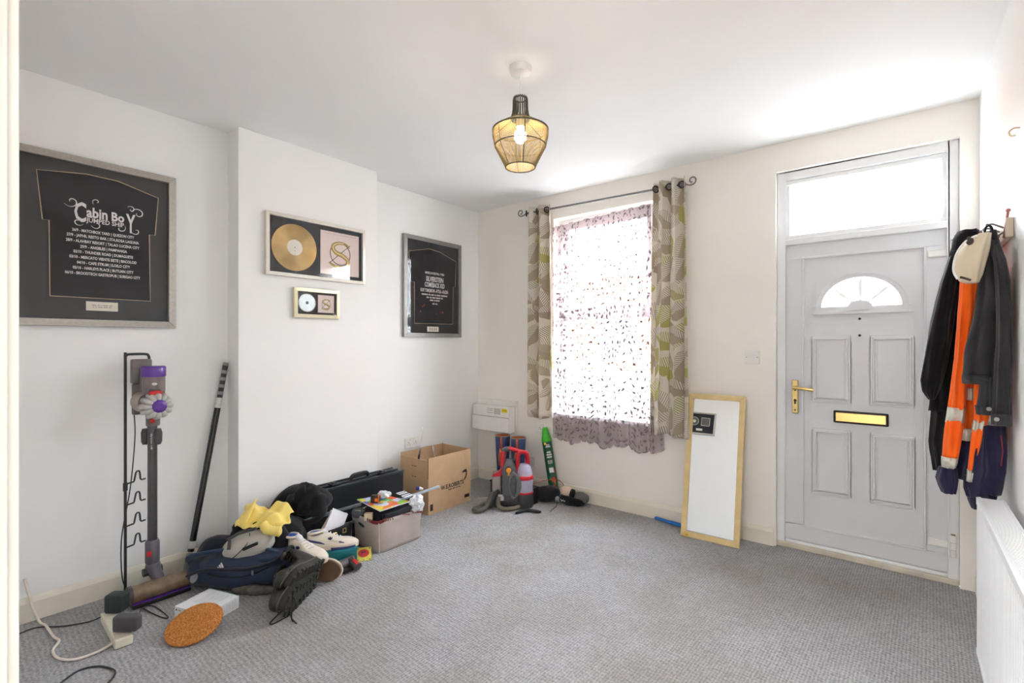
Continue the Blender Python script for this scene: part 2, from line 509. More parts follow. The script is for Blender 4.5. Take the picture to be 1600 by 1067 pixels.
obj('transom_pane', MB().box(2.63, 3.36, 0.085, 0.092, 1.96, 2.30), M_GLASS, d1)
# leaf: outer stiles around a panelled slab, with a half-round light cut through it
leaf = frame_rect(MB(), 2.607, 3.385, 0.048, 1.918, 0.098, 0.055, 0.115)
obj('leaf_frame', leaf, M_DOOR, d1, bevel=0.006)
bead = frame_rect(MB(), 2.698, 3.294, 0.140, 1.826, 0.012, 0.050, 0.08)
obj('leaf_bead', bead, M_DOOR, d1, bevel=0.004)
FC = (2.996, 1.503); FRX, FRZ = 0.197, 0.178
def arc(rx, rz, n=28, c=FC): return [(c[0]+rx*math.cos(PI*k/n), c[1]+rz*math.sin(PI*k/n)) for k in range(n+1)]
sl = MB()
def slab_face(mb, y0, y1):
    # panel with the half-round hole, bridged column by column
    xs0, xs1, z0, z1 = 2.705, 3.287, 0.146, 1.82
    a = arc(FRX, FRZ)
    mb.box(xs0, FC[0]-FRX, y0, y1, z0, z1).box(FC[0]+FRX, xs1, y0, y1, z0, z1).box(FC[0]-FRX, FC[0]+FRX, y0, y1, z0, FC[1])
    for (xa, za), (xb, zb) in zip(a[:-1], a[1:]):
        mb.prism([(xa,y0,za),(xb,y0,zb),(xb,y0,z1),(xa,y0,z1)], (0,y1-y0,0))
slab_face(sl, 0.066, 0.108)
obj('leaf_panel', sl, M_DOOR, d1, weld=True)
def arch_strip(mb, r0, r1, y0, y1, n=28):
    """half-round moulding between two radii pairs"""
    A, B = arc(*r0, n), arc(*r1, n)
    vs = []; fs = []
    for (xa, za), (xb, zb) in zip(A, B):
        vs += [(xa,y1,za),(xa,y0,za),(xb,y0,zb),(xb,y1,zb)]
    for i in range(n):
        for k in range(4):
            fs.append((i*4+k, (i+1)*4+k, (i+1)*4+(k+1) % 4, i*4+(k+1) % 4))
    fs += [(0,1,2,3), (n*4+3, n*4+2, n*4+1, n*4)]
    return mb.add(vs, fs)
fl_ = MB()
arch_strip(fl_, (0.236, 0.212), (0.222, 0.198), 0.046, 0.07)
arch_strip(fl_, (0.224, 0.200), (FRX-0.004, FRZ-0.004), 0.054, 0.11)
fl_.box(FC[0]-0.242, FC[0]+0.242, 0.044, 0.07, 1.463, 1.476).box(FC[0]-0.228, FC[0]+0.228, 0.054, 0.11, 1.474, 1.506)
fan = obj('fanlight', fl_, M_DOOR, d1, weld=True)
fb = MB()
for ang in (42, 90, 138):
    ca, sa = math.cos(R(ang)), math.sin(R(ang))
    fb.obox((FC[0]+ca*0.125, 0.09, FC[1]+sa*0.115), (ca,0,sa), (0,1,0), (-sa,0,ca), 0.075, 0.010, 0.0085)
obj('glazing_bar', fb, M_DOOR, fan)
hb = MB()
pts = [(FC[0]+0.062*math.cos(PI*k/16), 0, FC[1]+0.048*math.sin(PI*k/16)-0.01) for k in range(17)]
hb.prism([(x, 0.05, z) for x, _, z in pts], (0, 0.06, 0))
pts = [(FC[0]+0.04*math.cos(PI*k/16), 0, FC[1]+0.028*math.sin(PI*k/16)-0.02) for k in range(17)]
hb.prism([(x, 0.042, z) for x, _, z in pts], (0, 0.06, 0))
obj('hub', hb, M_DOOR, fan)
gp = arc(FRX-0.004, FRZ-0.004)
obj('pane', MB().prism([(x, 0.092, z) for x, z in gp], (0, 0.005, 0)), M_GLASS, fan)
for (x0, x1, z0, z1) in ((2.754,2.95,0.925,1.332),(3.045,3.242,0.925,1.332),(2.756,2.95,0.358,0.764),(3.046,3.244,0.357,0.764)):
    pm = MB()
    frame_rect(pm, x0, x1, z0, z1, 0.012, 0.058, 0.07); frame_rect(pm, x0+0.012, x1-0.012, z0+0.012, z1-0.012, 0.010, 0.052, 0.07)
    frame_rect(pm, x0+0.022, x1-0.022, z0+0.022, z1-0.022, 0.010, 0.060, 0.07)
    pm.box(x0+0.030, x1-0.030, 0.062, 0.07, z0+0.030, z1-0.030)
    obj('moulded_panel', pm, M_DOOR, d1, bevel=0.0025)
M_BRASS = mat('polished_brass', (218, 192, 128), 0.22, 1.0, var=0.06)
M_BLACK = mat('black_plastic', (24, 24, 26), 0.45)
hd = obj('door_handle', MB().box(2.646, 2.682, 0.043, 0.056, 0.845, 1.055), M_BRASS, d1, bevel=0.005)
obj('lever', MB().tube([(2.664,0.05,1.008),(2.664,0.008,1.008)], 0.010, 12).tube(bez([(2.656,0.006,1.008),(2.70,0.004,1.007),(2.768,0.008,1.000)], 5), [(0.010,0.007)]*11, 12), M_BRASS, hd, smooth=True, auto=50)
obj('keyhole', MB().lathe([(0.0085,0),(0.0085,0.003)], (2.664,0.0415,0.928), 14, (0,1,0)).box(2.659,2.669,0.0415,0.044,0.905,0.925), mat('keyhole_dark', (60,45,20), 0.5), hd)
for z in (0.992, 0.868):
    obj('screw', MB().lathe([(0.005,0),(0.005,0.003)], (2.664,0.0415,z), 12, (0,1,0)), mat('dark_screw', (50,40,25), 0.4), hd)
lp = obj('letter_plate', MB().box(2.865, 3.13, 0.052, 0.066, 0.808, 0.882), M_BLACK, d1, bevel=0.006)
obj('flap', MB().box(2.876, 3.119, 0.045, 0.053, 0.818, 0.872), M_BRASS, lp, bevel=0.003)
for z in (1.431, 1.333):
    obj('peephole', MB().lathe([(0.007,0),(0.007,0.004),(0.003,0.006)], (2.994,0.066,z), 14, (0,-1,0)), mat('dark_bronze', (60,54,46), 0.3, 0.8), d1)
for z in (1.775, 0.205):
    hg = obj('hinge', MB().box(3.30, 3.395, 0.043, 0.056, z-0.018, z+0.018), M_WHITE, d1, bevel=0.003)
    obj('knuckle', MB().tube([(3.402,0.032,z-0.058),(3.402,0.032,z-0.02)],0.014,14).tube([(3.402,0.032,z-0.018),(3.402,0.032,z+0.018)],0.015,14).tube([(3.402,0.032,z+0.02),(3.402,0.032,z+0.058)],0.014,14), M_WHITE, hg, smooth=True, auto=40)
    obj('hinge_pin', MB().tube([(3.402,0.032,z+0.058),(3.402,0.032,z+0.064)],0.009,12), mat('hinge_brown',(150,130,105),0.5), hg)
obj('threshold', MB().box(DX0, DX1, 0.02, 0.06, 0.0, 0.03), mat('aged_threshold',(205,196,178),0.6,var=0.15,nscale=9), d1, bevel=0.006)

# ------------------------------------------------------------------ small fittings on the walls
sw = thing('light_switch', 'white single light switch between mirror and front door', 'switch', (2.426, 0, 1.196))
obj('plate', MB().box(2.382, 2.470, -0.010, 0, 1.152, 1.240), M_WHITE, sw, bevel=0.003)
obj('rocker', MB().box(2.416, 2.436, -0.014, -0.009, 1.178, 1.214), M_WHITE, sw, bevel=0.002)
for x in (2.394, 2.458): obj('screw', MB().lathe([(0.003,0),(0.003,0.0015)], (x,-0.010,1.196), 10, (0,-1,0)), mat('screw_grey',(120,118,115),0.4,0.6), sw)

def socket(label, c, right, nrm, w, h, double):
    c = Vector(c); r = Vector(right); n = Vector(nrm); z = Vector((0,0,1))
    t = thing('wall_socket', label, 'socket', c)
    obj('plate', MB().obox(c+n*0.005, r, n, z, w/2, 0.005, h/2), M_WHITE, t, bevel=0.003)
    offs = (-w*0.24, w*0.24) if double else (0,)
    for o in offs:
        hm = MB()
        hm.obox(c+r*o+n*0.010+z*0.004, r, n, z, 0.0022, 0.0006, 0.005)
        for s in (-0.011, 0.011): hm.obox(c+r*(o+s)+n*0.010-z*0.010, r, n, z, 0.0032, 0.0006, 0.0018)
        obj('pin_holes', hm, M_BLACK, t)
        obj('rocker', MB().obox(c+r*(o*0.55 if double else o)+n*0.011+z*(h*0.30), r, n, z, 0.006, 0.003, 0.009), M_WHITE, t, bevel=0.0015)
    return t
socket('white double socket on the left wall above the cardboard box', (0.0,-0.82,0.462), (0,1,0), (1,0,0), 0.146, 0.088, True)
socket('white wall socket half hidden behind the tip of the green tube', (0.735,0.0,0.552), (1,0,0), (0,-1,0), 0.09, 0.088, False)
t_ = thing('blank_plate', 'white blank wall plate low behind the wellington boots', 'wall plate', (0.64,0.0,0.25))
obj('plate', MB().box(0.597,0.683,-0.008,0.0,0.205,0.293), M_WHITE, t_, bevel=0.003)
obj('screw', MB().lathe([(0.003,0),(0.003,0.0015)], (0.607,-0.008,0.249), 10, (0,-1,0)), MATS['screw_grey'], t_)

# fuse box
cu = thing('fuse_box', 'white plastic fuse box on the corner wall with a yellow sticker', 'fuse box', (0.25, 0, 0.6))
obj('back_plate', MB().box(0.06, 0.485, -0.03, 0, 0.52, 0.765), M_WHITE, cu, bevel=0.004)
obj('body', MB().box(0.035, 0.475, -0.115, -0.03, 0.485, 0.722), M_WHITE, cu, bevel=0.008)
lid = obj('cover', MB().prism([(0.036,-0.115,0.487),(0.036,-0.122,0.492),(0.036,-0.122,0.612),(0.036,-0.116,0.620),(0.036,-0.112,0.620),(0.036,-0.112,0.487)], (0.438,0,0)), M_WHITE, cu, bevel=0.002)
obj('latch', MB().box(0.20, 0.245, -0.125, -0.12, 0.600, 0.614), M_WHITE, lid, bevel=0.002)
obj('seam', MB().box(0.036, 0.474, -0.1165, -0.114, 0.620, 0.6235), mat('grey_line',(110,108,102),0.6), cu)
obj('sticker', MB().box(0.39, 0.455, -0.1162, -0.115, 0.668, 0.702), mat('yellow_sticker',(236,214,30),0.5), cu)
obj('sticker', MB().box(0.30, 0.375, -0.1162, -0.115, 0.645, 0.70), mat('grey_print',(196,196,192),0.6,var=0.15,nscale=200), cu)
print_line((0.4225,-0.1164,0.686), (1,0,0), (0,0,1), 0.05, 0.006, mat('sticker_ink',(120,105,10),0.6), cu)
for z_ in (0.692,0.676,0.655): print_line((0.25,-0.1152,z_), (1,0,0), (0,0,1), 0.07, 0.007, mat('print_ink',(150,150,150),0.6), cu)

# wall hook high on the right wall
wh = thing('wall_hook', 'small cream cup hook screwed high into the right wall', 'hook', (3.5,-1.11,2.0))
obj('hook', MB().tube(bez([(3.5,-1.11,2.012),(3.485,-1.11,2.014),(3.474,-1.11,2.004),(3.478,-1.11,1.990),(3.489,-1.11,1.990)],5), 0.0028, 8), mat('cream_metal',(215,195,165),0.4), wh, smooth=True)

# radiator
rd = thing('radiator', 'white ribbed double-panel radiator on the right wall below the coats', 'radiator', (3.43,-1.55,0.16))
M_RAD = mat('white_enamel',(240,242,245),0.3,var=0.01)
RY0, RY1 = -2.25, -1.02
fp = MB(); n = 52; st = (RY1-RY0)/n
prof = []
for i in range(n):
    y = RY0+i*st
    prof += [(3.402, y), (3.402, y+st*0.62), (3.407, y+st*0.74), (3.407, y+st*0.90)]
prof.append((3.402, RY1))
vs = []; fs = []
for x, y in prof: vs += [(x, y, 0.165), (x, y, 0.715)]
for i in range(len(prof)-1): fs.append((2*i, 2*i+1, 2*i+3, 2*i+2))
fp.add(vs, fs)
obj('front_panel', fp, M_RAD, rd)
obj('casing', MB().box(3.402, 3.475, RY1-0.001, RY1+0.004, 0.16, 0.725).box(3.402, 3.475, RY0-0.004, RY0+0.001, 0.16, 0.725).box(3.400,3.408,RY0,RY1,0.70,0.727).box(3.400,3.408,RY0,RY1,0.158,0.18), M_RAD, rd, bevel=0.002)
obj('back_panel', MB().box(3.462, 3.474, RY0, RY1, 0.165, 0.72), M_RAD, rd)
gr = MB(); k = 90
gr.box(3.406, 3.412, RY0, RY1, 0.718, 0.728).box(3.466, 3.474, RY0, RY1, 0.718, 0.728)
for i in range(k):
    y = RY0+(i+0.5)*(RY1-RY0)/k
    gr.box(3.41, 3.468, y-0.0042, y+0.0042, 0.717, 0.724)
g_ = obj('top_grille', gr, M_RAD, rd); g_['kind'] = 'stuff'
obj('bracket', MB().box(3.474, 3.498, -1.2, -1.17, 0.3, 0.6), M_RAD, rd)
obj('bracket', MB().box(3.474,3.498,-2.1,-2.07,0.3,0.6), M_RAD, rd)
# ------------------------------------------------------------------ framed pictures on the left wall
M_SILVER = mat('brushed_silver_frame', (178, 174, 166), 0.38, 0.55, var=0.08, nscale=60)
M_PALESILVER = mat('pale_silver_frame', (222, 218, 208), 0.35, 0.35, var=0.05)
M_PALEGOLD = mat('pale_gold_frame', (232, 224, 190), 0.28, 0.6, var=0.05)
M_MOUNT = mat('charcoal_mount', (62, 61, 63), 0.85, var=0.05)
M_MOUNT2 = mat('dark_mount', (44, 45, 50), 0.85, var=0.05)
M_SHIRT = fabric('black_shirt_cotton', (38, 37, 43), 900, 0.15, fold=0.01, sheen=0.05)
M_TAN = mat('tan_bevel', (196, 172, 140), 0.6)
M_INK = mat('white_print', (226, 224, 224), 0.6, var=0.02)
M_CARD = mat('cream_card', (226, 220, 206), 0.7, var=0.03)
EY = Vector((0,1,0)); EZ = Vector((0,0,1))
def picture_frame(t, x, y0, y1, z0, z1, fwid, dep, mf):
    """mitred frame on a wall of plane x; front at x+dep"""
    o = [(y0,z0),(y1,z0),(y1,z1),(y0,z1)]
    i = [(y0+fwid,z0+fwid),(y1-fwid,z0+fwid),(y1-fwid,z1-fwid),(y0+fwid,z1-fwid)]
    for k in range(4):
        l = (k+1) % 4
        mb = MB()
        A, B, C_, D = o[k], o[l], i[l], i[k]
        vs = [(x,*A),(x,*B),(x,*C_),(x,*D),(x+dep*0.92,*A),(x+dep*0.92,*B),(x+dep,*C_),(x+dep,*D)]
        mb.add(vs, [(0,3,2,1),(4,5,6,7),(0,1,5,4),(1,2,6,5),(2,3,7,6),(3,0,4,7)])
        obj('frame_rail', mb, mf, t, bevel=0.0015, seg=1)
    return i
def tshirt(t, x, pts, zc):
    obj('tshirt', MB().prism([(x,a,b) for a, b in pts], (0.004,0,0)), M_SHIRT, t)
    obj('mount_edge', MB().tube([(x+0.004,a,b) for a, b in pts], 0.0022, 6, closed=True), M_TAN, t)
def curl(c, r0, r1, a0, a1, rad, n=26):
    """flat spiral stroke in the wall plane (y right, z up)"""
    P = []
    for k in range(n+1):
        u = k/n; a = R(a0+(a1-a0)*u); r = r0+(r1-r0)*u
        P.append((c[0], c[1]+r*math.cos(a), c[2]+r*math.sin(a)))
    return P, [max(0.0006, rad*(1-abs(2*k/n-0.9)**2*0.75)) for k in range(n+1)]

X1 = 0.03
f1 = thing('framed_tshirt', 'large silver framed black tour t-shirt with a list of dates, above the vacuum cleaner', 'picture', (X1,-2.85,1.368))
picture_frame(f1, X1, -3.185, -2.522, 1.37, 2.198, 0.034, 0.032, M_SILVER)
obj('mount', MB().box(X1, X1+0.012, -3.16, -2.55, 1.395, 2.17), M_MOUNT, f1)
tshirt(f1, X1+0.011, [(-3.077,2.095),(-2.90,2.122),(-2.775,2.119),(-2.601,2.072),(-2.615,1.869),(-2.641,1.867),(-2.637,1.512),(-3.031,1.511),(-3.034,1.869),(-3.057,1.868)], 1.8)
xt = X1+0.0165
for args in (((xt,-2.955,1.975),0.004,0.030,200,-150,0.0022), ((xt,-2.86,1.992),0.003,0.018,-60,230,0.0018), ((xt,-2.72,1.985),0.018,0.003,150,-200,0.0018),
             ((xt,-2.69,1.968),0.028,0.006,170,-210,0.0022), ((xt,-2.93,1.882),0.003,0.022,60,330,0.0020), ((xt,-2.86,1.878),0.022,0.004,200,480,0.0018), ((xt,-2.765,1.879),0.004,0.024,160,400,0.0020), ((xt,-2.70,1.876),0.022,0.004,190,470,0.0018)):
    P, rr = curl(*args); obj('logo_flourish', MB().tube(P, [(0.0006, q*1.25) for q in rr], 6, nrm=(1,0,0)), M_INK, f1)
text('logo_lettering', 'C', (xt,-2.922,1.93), EY, EZ, 0.045, 0.098, M_INK, f1, 0.02)
text('logo_lettering', 'abin', (xt,-2.858,1.935), EY, EZ, 0.082, 0.052, M_INK, f1, 0.03)
text('logo_lettering', 'Bo', (xt,-2.775,1.932), EY, EZ, 0.052, 0.046, M_INK, f1, 0.03)
text('logo_lettering', 'Y', (xt,-2.722,1.91), EY, EZ, 0.040, 0.098, M_INK, f1, 0.02)
text('logo_lettering', 'JUMPED SHIP', (xt,-2.825,1.893), EY, EZ, 0.15, 0.030, M_INK, f1, 0.02)
lines = ['26/9 - MATCHBOX YARD | QUEZON CITY','27/9 - JAPHIL RESTO BAR | STA.ROSA LAGUNA','28/9 - ALAHBAY RESORT | TALAO LUCENA CITY','29/9 - ANGELES | PAMPANGA','02/10 - THUNDER ROAD | DUMAGUETE','03/10 - MERCATO VIENTE SIETE | BACOLOD','04/10 - CAFE STRUM | ILOILO CITY','05/10 - HARLEYS PLACE | BUTUAN CITY','06/10 - BROODTECH GASTROPUB | SURIGAO CITY']
wid = [0.245,0.285,0.29,0.185,0.235,0.265,0.21,0.24,0.297]
for i, (s, w) in enumerate(zip(lines, wid)):
    text('tour_date', s, (xt,-2.83,1.838-0.0262*i), EY, EZ, w, 0.0190, M_INK, f1, 0.028)
pl = obj('plaque', MB().box(X1+0.012,X1+0.016,-2.90,-2.775,1.449,1.494), M_CARD, f1)
print_line((xt,-2.838,1.476), EY, EZ, 0.082, 0.005, mat('small_ink',(150,142,130),0.7), pl, (5,3,1,6,4))
print_line((xt,-2.838,1.467), EY, EZ, 0.076, 0.005, MATS['small_ink'], pl, (2,2,6,5,4))
obj('picture_glass', MB().box(X1+0.024,X1+0.026,-3.155,-2.552,1.40,2.168), M_PICGLASS, f1)

X2 = 0.175
f2 = thing('framed_gold_record', 'pale silver frame with a gold record and snake album cover on the chimney breast', 'picture', (X2,-1.75,1.70))
picture_frame(f2, X2, -2.10, -1.405, 1.704, 2.09, 0.022, 0.030, M_PALESILVER)
obj('mount', MB().box(X2, X2+0.010, -2.085, -1.42, 1.72, 2.075), M_MOUNT2, f2)
def gold_record():
    t = NT('gold_vinyl'); c = t.coord()
    d = t.vmath('LENGTH', t.vmath('MULTIPLY', c, (0,1,1)))
    gr_ = t.math('SINE', t.math('MULTIPLY', d, 2800.0))
    t.principled(t.ramp(t.noise(c, 12, 3), [(0.3, srgb(152,124,76)), (0.7, srgb(178,148,98))]), 0.33, 0.85, t.bump(gr_, 0.25, 0.0006))
    return t.m
rec = obj('record', MB().lathe([(0.148,0),(0.148,0.003),(0.146,0.004)], (X2+0.010,-1.915,1.893), 64, (1,0,0)), gold_record(), f2)
obj('record_label', MB().lathe([(0.050,0),(0.050,0.001)], (X2+0.014,-1.915,1.893), 40, (1,0,0)), M_CARD, rec)
obj('spindle_hole', MB().lathe([(0.0035,0),(0.0035,0.0006)], (X2+0.015,-1.915,1.893), 14, (1,0,0)), M_MOUNT2, rec)
print_line((X2+0.0152,-1.915,1.872), EY, EZ, 0.012, 0.004, mat('small_ink2',(150,130,100),0.7), rec, (3,))
def cover(t, x, y0, y1, z0, z1):
    """pink album cover with a golden snake wound into an S round a ring and a stick"""
    w = y1-y0; h = z1-z0; cy = (y0+y1)/2; cz = (z0+z1)/2-0.02*h
    cv = obj('album_cover', MB().box(x, x+0.003, y0, y1, z0, z1), mat('pale_pink_card',(226,208,202),0.6,var=0.03), t)
    xs = x+0.0034
    def q(u, v): return (xs, cy+u*w, cz+v*h)
    ring = [q(0.26*math.cos(2*PI*k/32), 0.02+0.26*math.sin(2*PI*k/32)) for k in range(32)]
    obj('ring', MB().tube(ring, [(0.0006, 0.011*w)]*32, 6, closed=True, nrm=(1,0,0)), mat('dark_ring',(70,66,62),0.6), cv)
    obj('stick', MB().tube([q(-0.26,-0.2), q(0.26,0.26)], [(0.0006,0.009*w)]*2, 6, nrm=(1,0,0)), MATS['dark_ring'], cv)
    sp = bez([q(0.24,0.20),(q(0.12,0.27)),q(-0.06,0.27),q(-0.19,0.18),q(-0.12,0.05),q(0.06,-0.01),q(0.20,-0.12),q(0.14,-0.26),q(-0.02,-0.29),q(-0.18,-0.26),q(-0.29,-0.20)], 5)
    m_ = len(sp)
    rr = [(0.0010, w*(0.016+0.036*math.sin(PI*min(1,max(0.0,k/(m_-1)))))) for k in range(m_)]
    obj('snake', MB().tube(sp, rr, 8, nrm=(1,0,0)), mat('snake_gold',(168,140,74),0.4,0.4,var=0.25,nscale=120), cv, smooth=True)
    core = [(p[0]+0.0011, p[1], p[2]) for p in sp[6:-6]]
    obj('snake_belly', MB().tube(core, [(0.0004, w*0.012)]*len(core), 6, nrm=(1,0,0)), mat('snake_cream',(224,206,150),0.45), cv)
    text('lettering', 'CABIN BOY JUMPED SHIP', (xs, cy, z1-0.055*h), EY, EZ, w*0.86, h*0.022, mat('cover_ink',(150,130,126),0.7), cv)
    return cv
cover(f2, X2+0.010, -1.74, -1.45, 1.752, 2.040)
obj('picture_glass', MB().box(X2+0.022,X2+0.024,-2.082,-1.424,1.724,2.07), M_PICGLASS, f2)

f3 = thing('framed_compact_disc', 'small pale gold frame with a compact disc and snake cover below the gold record', 'picture', (X2,-1.76,1.45))
picture_frame(f3, X2, -1.923, -1.605, 1.452, 1.643, 0.023, 0.026, M_PALEGOLD)
obj('mount', MB().box(X2, X2+0.010, -1.905, -1.622, 1.472, 1.623), mat('brown_mount',(58,50,48),0.85), f3)
dsc = obj('compact_disc', MB().lathe([(0.058,0),(0.058,0.002)], (X2+0.010,-1.832,1.549), 48, (1,0,0)), mat('disc_silver',(206,214,212),0.25,0.35), f3)
obj('disc_hub', MB().lathe([(0.010,0),(0.010,0.001)], (X2+0.012,-1.832,1.549), 20, (1,0,0)), mat('hub_grey',(70,80,90),0.5), dsc)
obj('disc_rim', MB().tube([(X2+0.0122,-1.832+0.0545*math.cos(2*PI*k/40),1.549+0.0545*math.sin(2*PI*k/40)) for k in range(40)], 0.0007, 5, closed=True), MATS['hub_grey'], dsc)
cover(f3, X2+0.010, -1.758, -1.642, 1.490, 1.606)
obj('picture_glass', MB().box(X2+0.020,X2+0.022,-1.902,-1.626,1.474,1.620), M_PICGLASS, f3)

f4 = thing('framed_tshirt', 'silver framed black festival t-shirt in the alcove nearest the window', 'picture', (0,-0.59,1.34))
picture_frame(f4, 0.0, -0.919, -0.258, 1.341, 2.186, 0.034, 0.032, mat('grey_silver_frame',(150,149,146),0.38,0.55))
obj('mount', MB().box(0, 0.012, -0.892, -0.285, 1.367, 2.16), M_MOUNT2, f4)
tshirt(f4, 0.011, [(-0.86,2.05),(-0.64,2.10),(-0.52,2.09),(-0.315,2.03),(-0.327,1.80),(-0.352,1.798),(-0.357,1.46),(-0.80,1.455),(-0.80,1.80),(-0.845,1.80)], 1.8)
xg = 0.0165
for s, z, w, h in (('IMPERICON FESTIVAL / WIEN',1.893,0.22,0.020),('SILVERSTEIN',1.842,0.20,0.043),('COMEBACK KID',1.792,0.23,0.042),('BURY TOMORROW - ATTILA - ALAZKA',1.742,0.32,0.030),):
    text('print_line', s, (xg,-0.575,z), EY, EZ, w, h, M_INK, f4, 0.025)
for z_, w_, wd_ in ((1.706,0.30,(9,3,4,2,6,10)),(1.682,0.19,(4,3,5,7,3)),(1.659,0.115,(6,2,8)),(1.630,0.058,(4,3))): print_line((xg,-0.575,z_), EY, EZ, w_, 0.013, M_INK, f4, wd_)
M_RED = mat('red_ink_splash',(170,52,34),0.7,var=0.3,nscale=80)
sp_ = MB()
for k in range(26):
    y = random.gauss(-0.58,0.11); z = random.choice([random.gauss(1.72,0.05), random.gauss(1.585,0.03)])
    r = random.uniform(0.003,0.009)
    sp_.prism([(0.0152,y+r*random.uniform(0.5,1.3)*math.cos(a),z+r*random.uniform(0.5,1.3)*math.sin(a)) for a in [2*PI*i/7 for i in range(7)]], (0.0004,0,0))
ob_ = obj('ink_splash', sp_, M_RED, f4); ob_['kind'] = 'stuff'
pl = obj('plaque', MB().box(0.012,0.016,-0.66,-0.53,1.388,1.432), M_CARD, f4)
for z_ in (1.418,1.410,1.402): print_line((xg,-0.595,z_), EY, EZ, 0.09, 0.005, MATS['small_ink'], pl, (4,6,3,5))
obj('picture_glass', MB().box(0.024,0.026,-0.888,-0.29,1.37,2.156), M_PICGLASS, f4)

# framed picture on the rear wall, seen only in the leaning mirror
YR = -3.43
f5 = thing('framed_record', 'black framed picture with two round discs, seen reflected in the leaning mirror', 'picture', (1.2, YR, 1.6))
def rear_frame(x0, x1, z0, z1, w, dep, m_):
    obj('frame_rail', MB().box(x0,x1,YR,YR+dep,z0,z0+w), m_, f5, bevel=0.002); obj('frame_rail', MB().box(x0,x1,YR,YR+dep,z1-w,z1), m_, f5, bevel=0.002)
    obj('frame_rail', MB().box(x0,x0+w,YR,YR+dep,z0+w,z1-w), m_, f5, bevel=0.002); obj('frame_rail', MB().box(x1-w,x1,YR,YR+dep,z0+w,z1-w), m_, f5, bevel=0.002)
RX, RZ = 1.165, 1.385
rear_frame(RX-0.20, RX+0.20, RZ-0.148, RZ+0.148, 0.018, 0.026, M_SILVER)
obj('mount', MB().box(RX-0.19, RX+0.19, YR, YR+0.01, RZ-0.138, RZ+0.138), M_MOUNT2, f5)
M_DDISC = mat('dark_disc',(96,100,98),0.3,0.3); M_CG_ = mat('cream_green',(206,212,180),0.5)
obj('record', MB().lathe([(0.055,0),(0.055,0.004)], (RX-0.072,YR+0.010,RZ+0.025), 40, (0,1,0)), M_DDISC, f5)
obj('disc_rim', MB().tube([(RX-0.072+0.055*math.cos(2*PI*k/32),YR+0.014,RZ+0.025+0.055*math.sin(2*PI*k/32)) for k in range(32)], 0.0025, 6, closed=True), M_CARD, f5)
obj('record_label', MB().lathe([(0.020,0),(0.020,0.002)], (RX-0.072,YR+0.014,RZ+0.025), 24, (0,1,0)), M_CG_, f5)
sq_ = obj('sleeve', MB().box(RX+0.018, RX+0.128, YR+0.010, YR+0.013, RZ-0.03, RZ+0.08), M_CARD, f5)
obj('sleeve_print', MB().box(RX+0.023, RX+0.123, YR+0.013, YR+0.0136, RZ-0.025, RZ+0.075).lathe([(0.020,0),(0.020,0.002)], (RX+0.073,YR+0.0136,RZ+0.025), 24, (0,1,0)), M_DDISC, sq_)
obj('plaque', MB().box(RX-0.04, RX+0.04, YR+0.010, YR+0.013, RZ-0.10, RZ-0.07), M_CARD, f5)

# ------------------------------------------------------------------ pendant lamp
LX, LY = 1.825, -1.697
lm = thing('pendant_lamp', 'ceiling pendant lamp with a bell-shaped basket shade of thin strands and lit bulb', 'lamp', (LX, LY, H))
obj('ceiling_rose', MB().lathe([(0.052,0),(0.052,-0.012),(0.046,-0.030),(0.030,-0.036),(0.008,-0.042)][::-1], (LX,LY,H), 32), M_WHITE, lm, smooth=True, auto=40)
obj('cord', MB().tube([(LX,LY,H-0.04),(LX,LY,2.33)], 0.003, 8), M_WHITE, lm)
obj('lamp_holder', MB().lathe([(0.020,0),(0.020,0.05),(0.012,0.065)], (LX,LY,2.275), 20), M_WHITE, lm, smooth=True, auto=40)
M_DARKSTRAND = mat('dark_grey_cord', (84,80,70), 0.8)
M_STRAND = mat('tan_paper_cord', (150,130,88), 0.75, var=0.15, nscale=90)
sh = obj('shade_ring', MB().tube([(LX+0.126*math.cos(2*PI*k/48), LY+0.126*math.sin(2*PI*k/48), 2.262) for k in range(48)], 0.0035, 6, closed=True), M_DARKSTRAND, lm)
for r, z in ((0.116,2.188),(0.068,2.092),(0.044,2.312),(0.030,2.405)):
    obj('shade_ring', MB().tube([(LX+r*math.cos(2*PI*k/40), LY+r*math.sin(2*PI*k/40), z) for k in range(40)], 0.0030, 6, closed=True), M_DARKSTRAND, lm)
nk = MB()
for k in range(20):
    a = 2*PI*k/20
    nk.tube([(LX+r*math.cos(a), LY+r*math.sin(a), z) for r, z in ((0.026,2.402),(0.031,2.41),(0.032,2.40),(0.033,2.36),(0.036,2.335),(0.046,2.308))], 0.0030, 5)
nko = obj('neck_ribs', nk, M_DARKSTRAND, lm, smooth=True); nko['kind'] = 'stuff'
stn = MB(); ns = 120
for k in range(ns):
    a = 2*PI*k/ns
    stn.tube([(LX+r*math.cos(a), LY+r*math.sin(a), z) for r, z in ((0.046,2.310),(0.08,2.292),(0.112,2.272),(0.127,2.255),(0.127,2.235),(0.117,2.188),(0.092,2.14),(0.068,2.092))], 0.0014, 4, cap=False)
so = obj('shade_strands', stn, M_STRAND, lm); so['kind'] = 'stuff'
wr = MB()
for k in range(6):
    a = 2*PI*k/6+0.3
    wr.tube([(LX+r*math.cos(a), LY+r*math.sin(a), z) for r, z in ((0.044,2.31),(0.126,2.262),(0.116,2.188),(0.068,2.092))], 0.0022, 5)
obj('shade_wire', wr, M_DARKSTRAND, lm)
def bulb_mat():
    t = NT('lit_bulb'); e = t.n('ShaderNodeEmission'); e.inputs[0].default_value = (1.0, 0.86, 0.60, 1); e.inputs[1].default_value = 18.0
    t.l(e.outputs[0], t.out.inputs[0]); return t.m
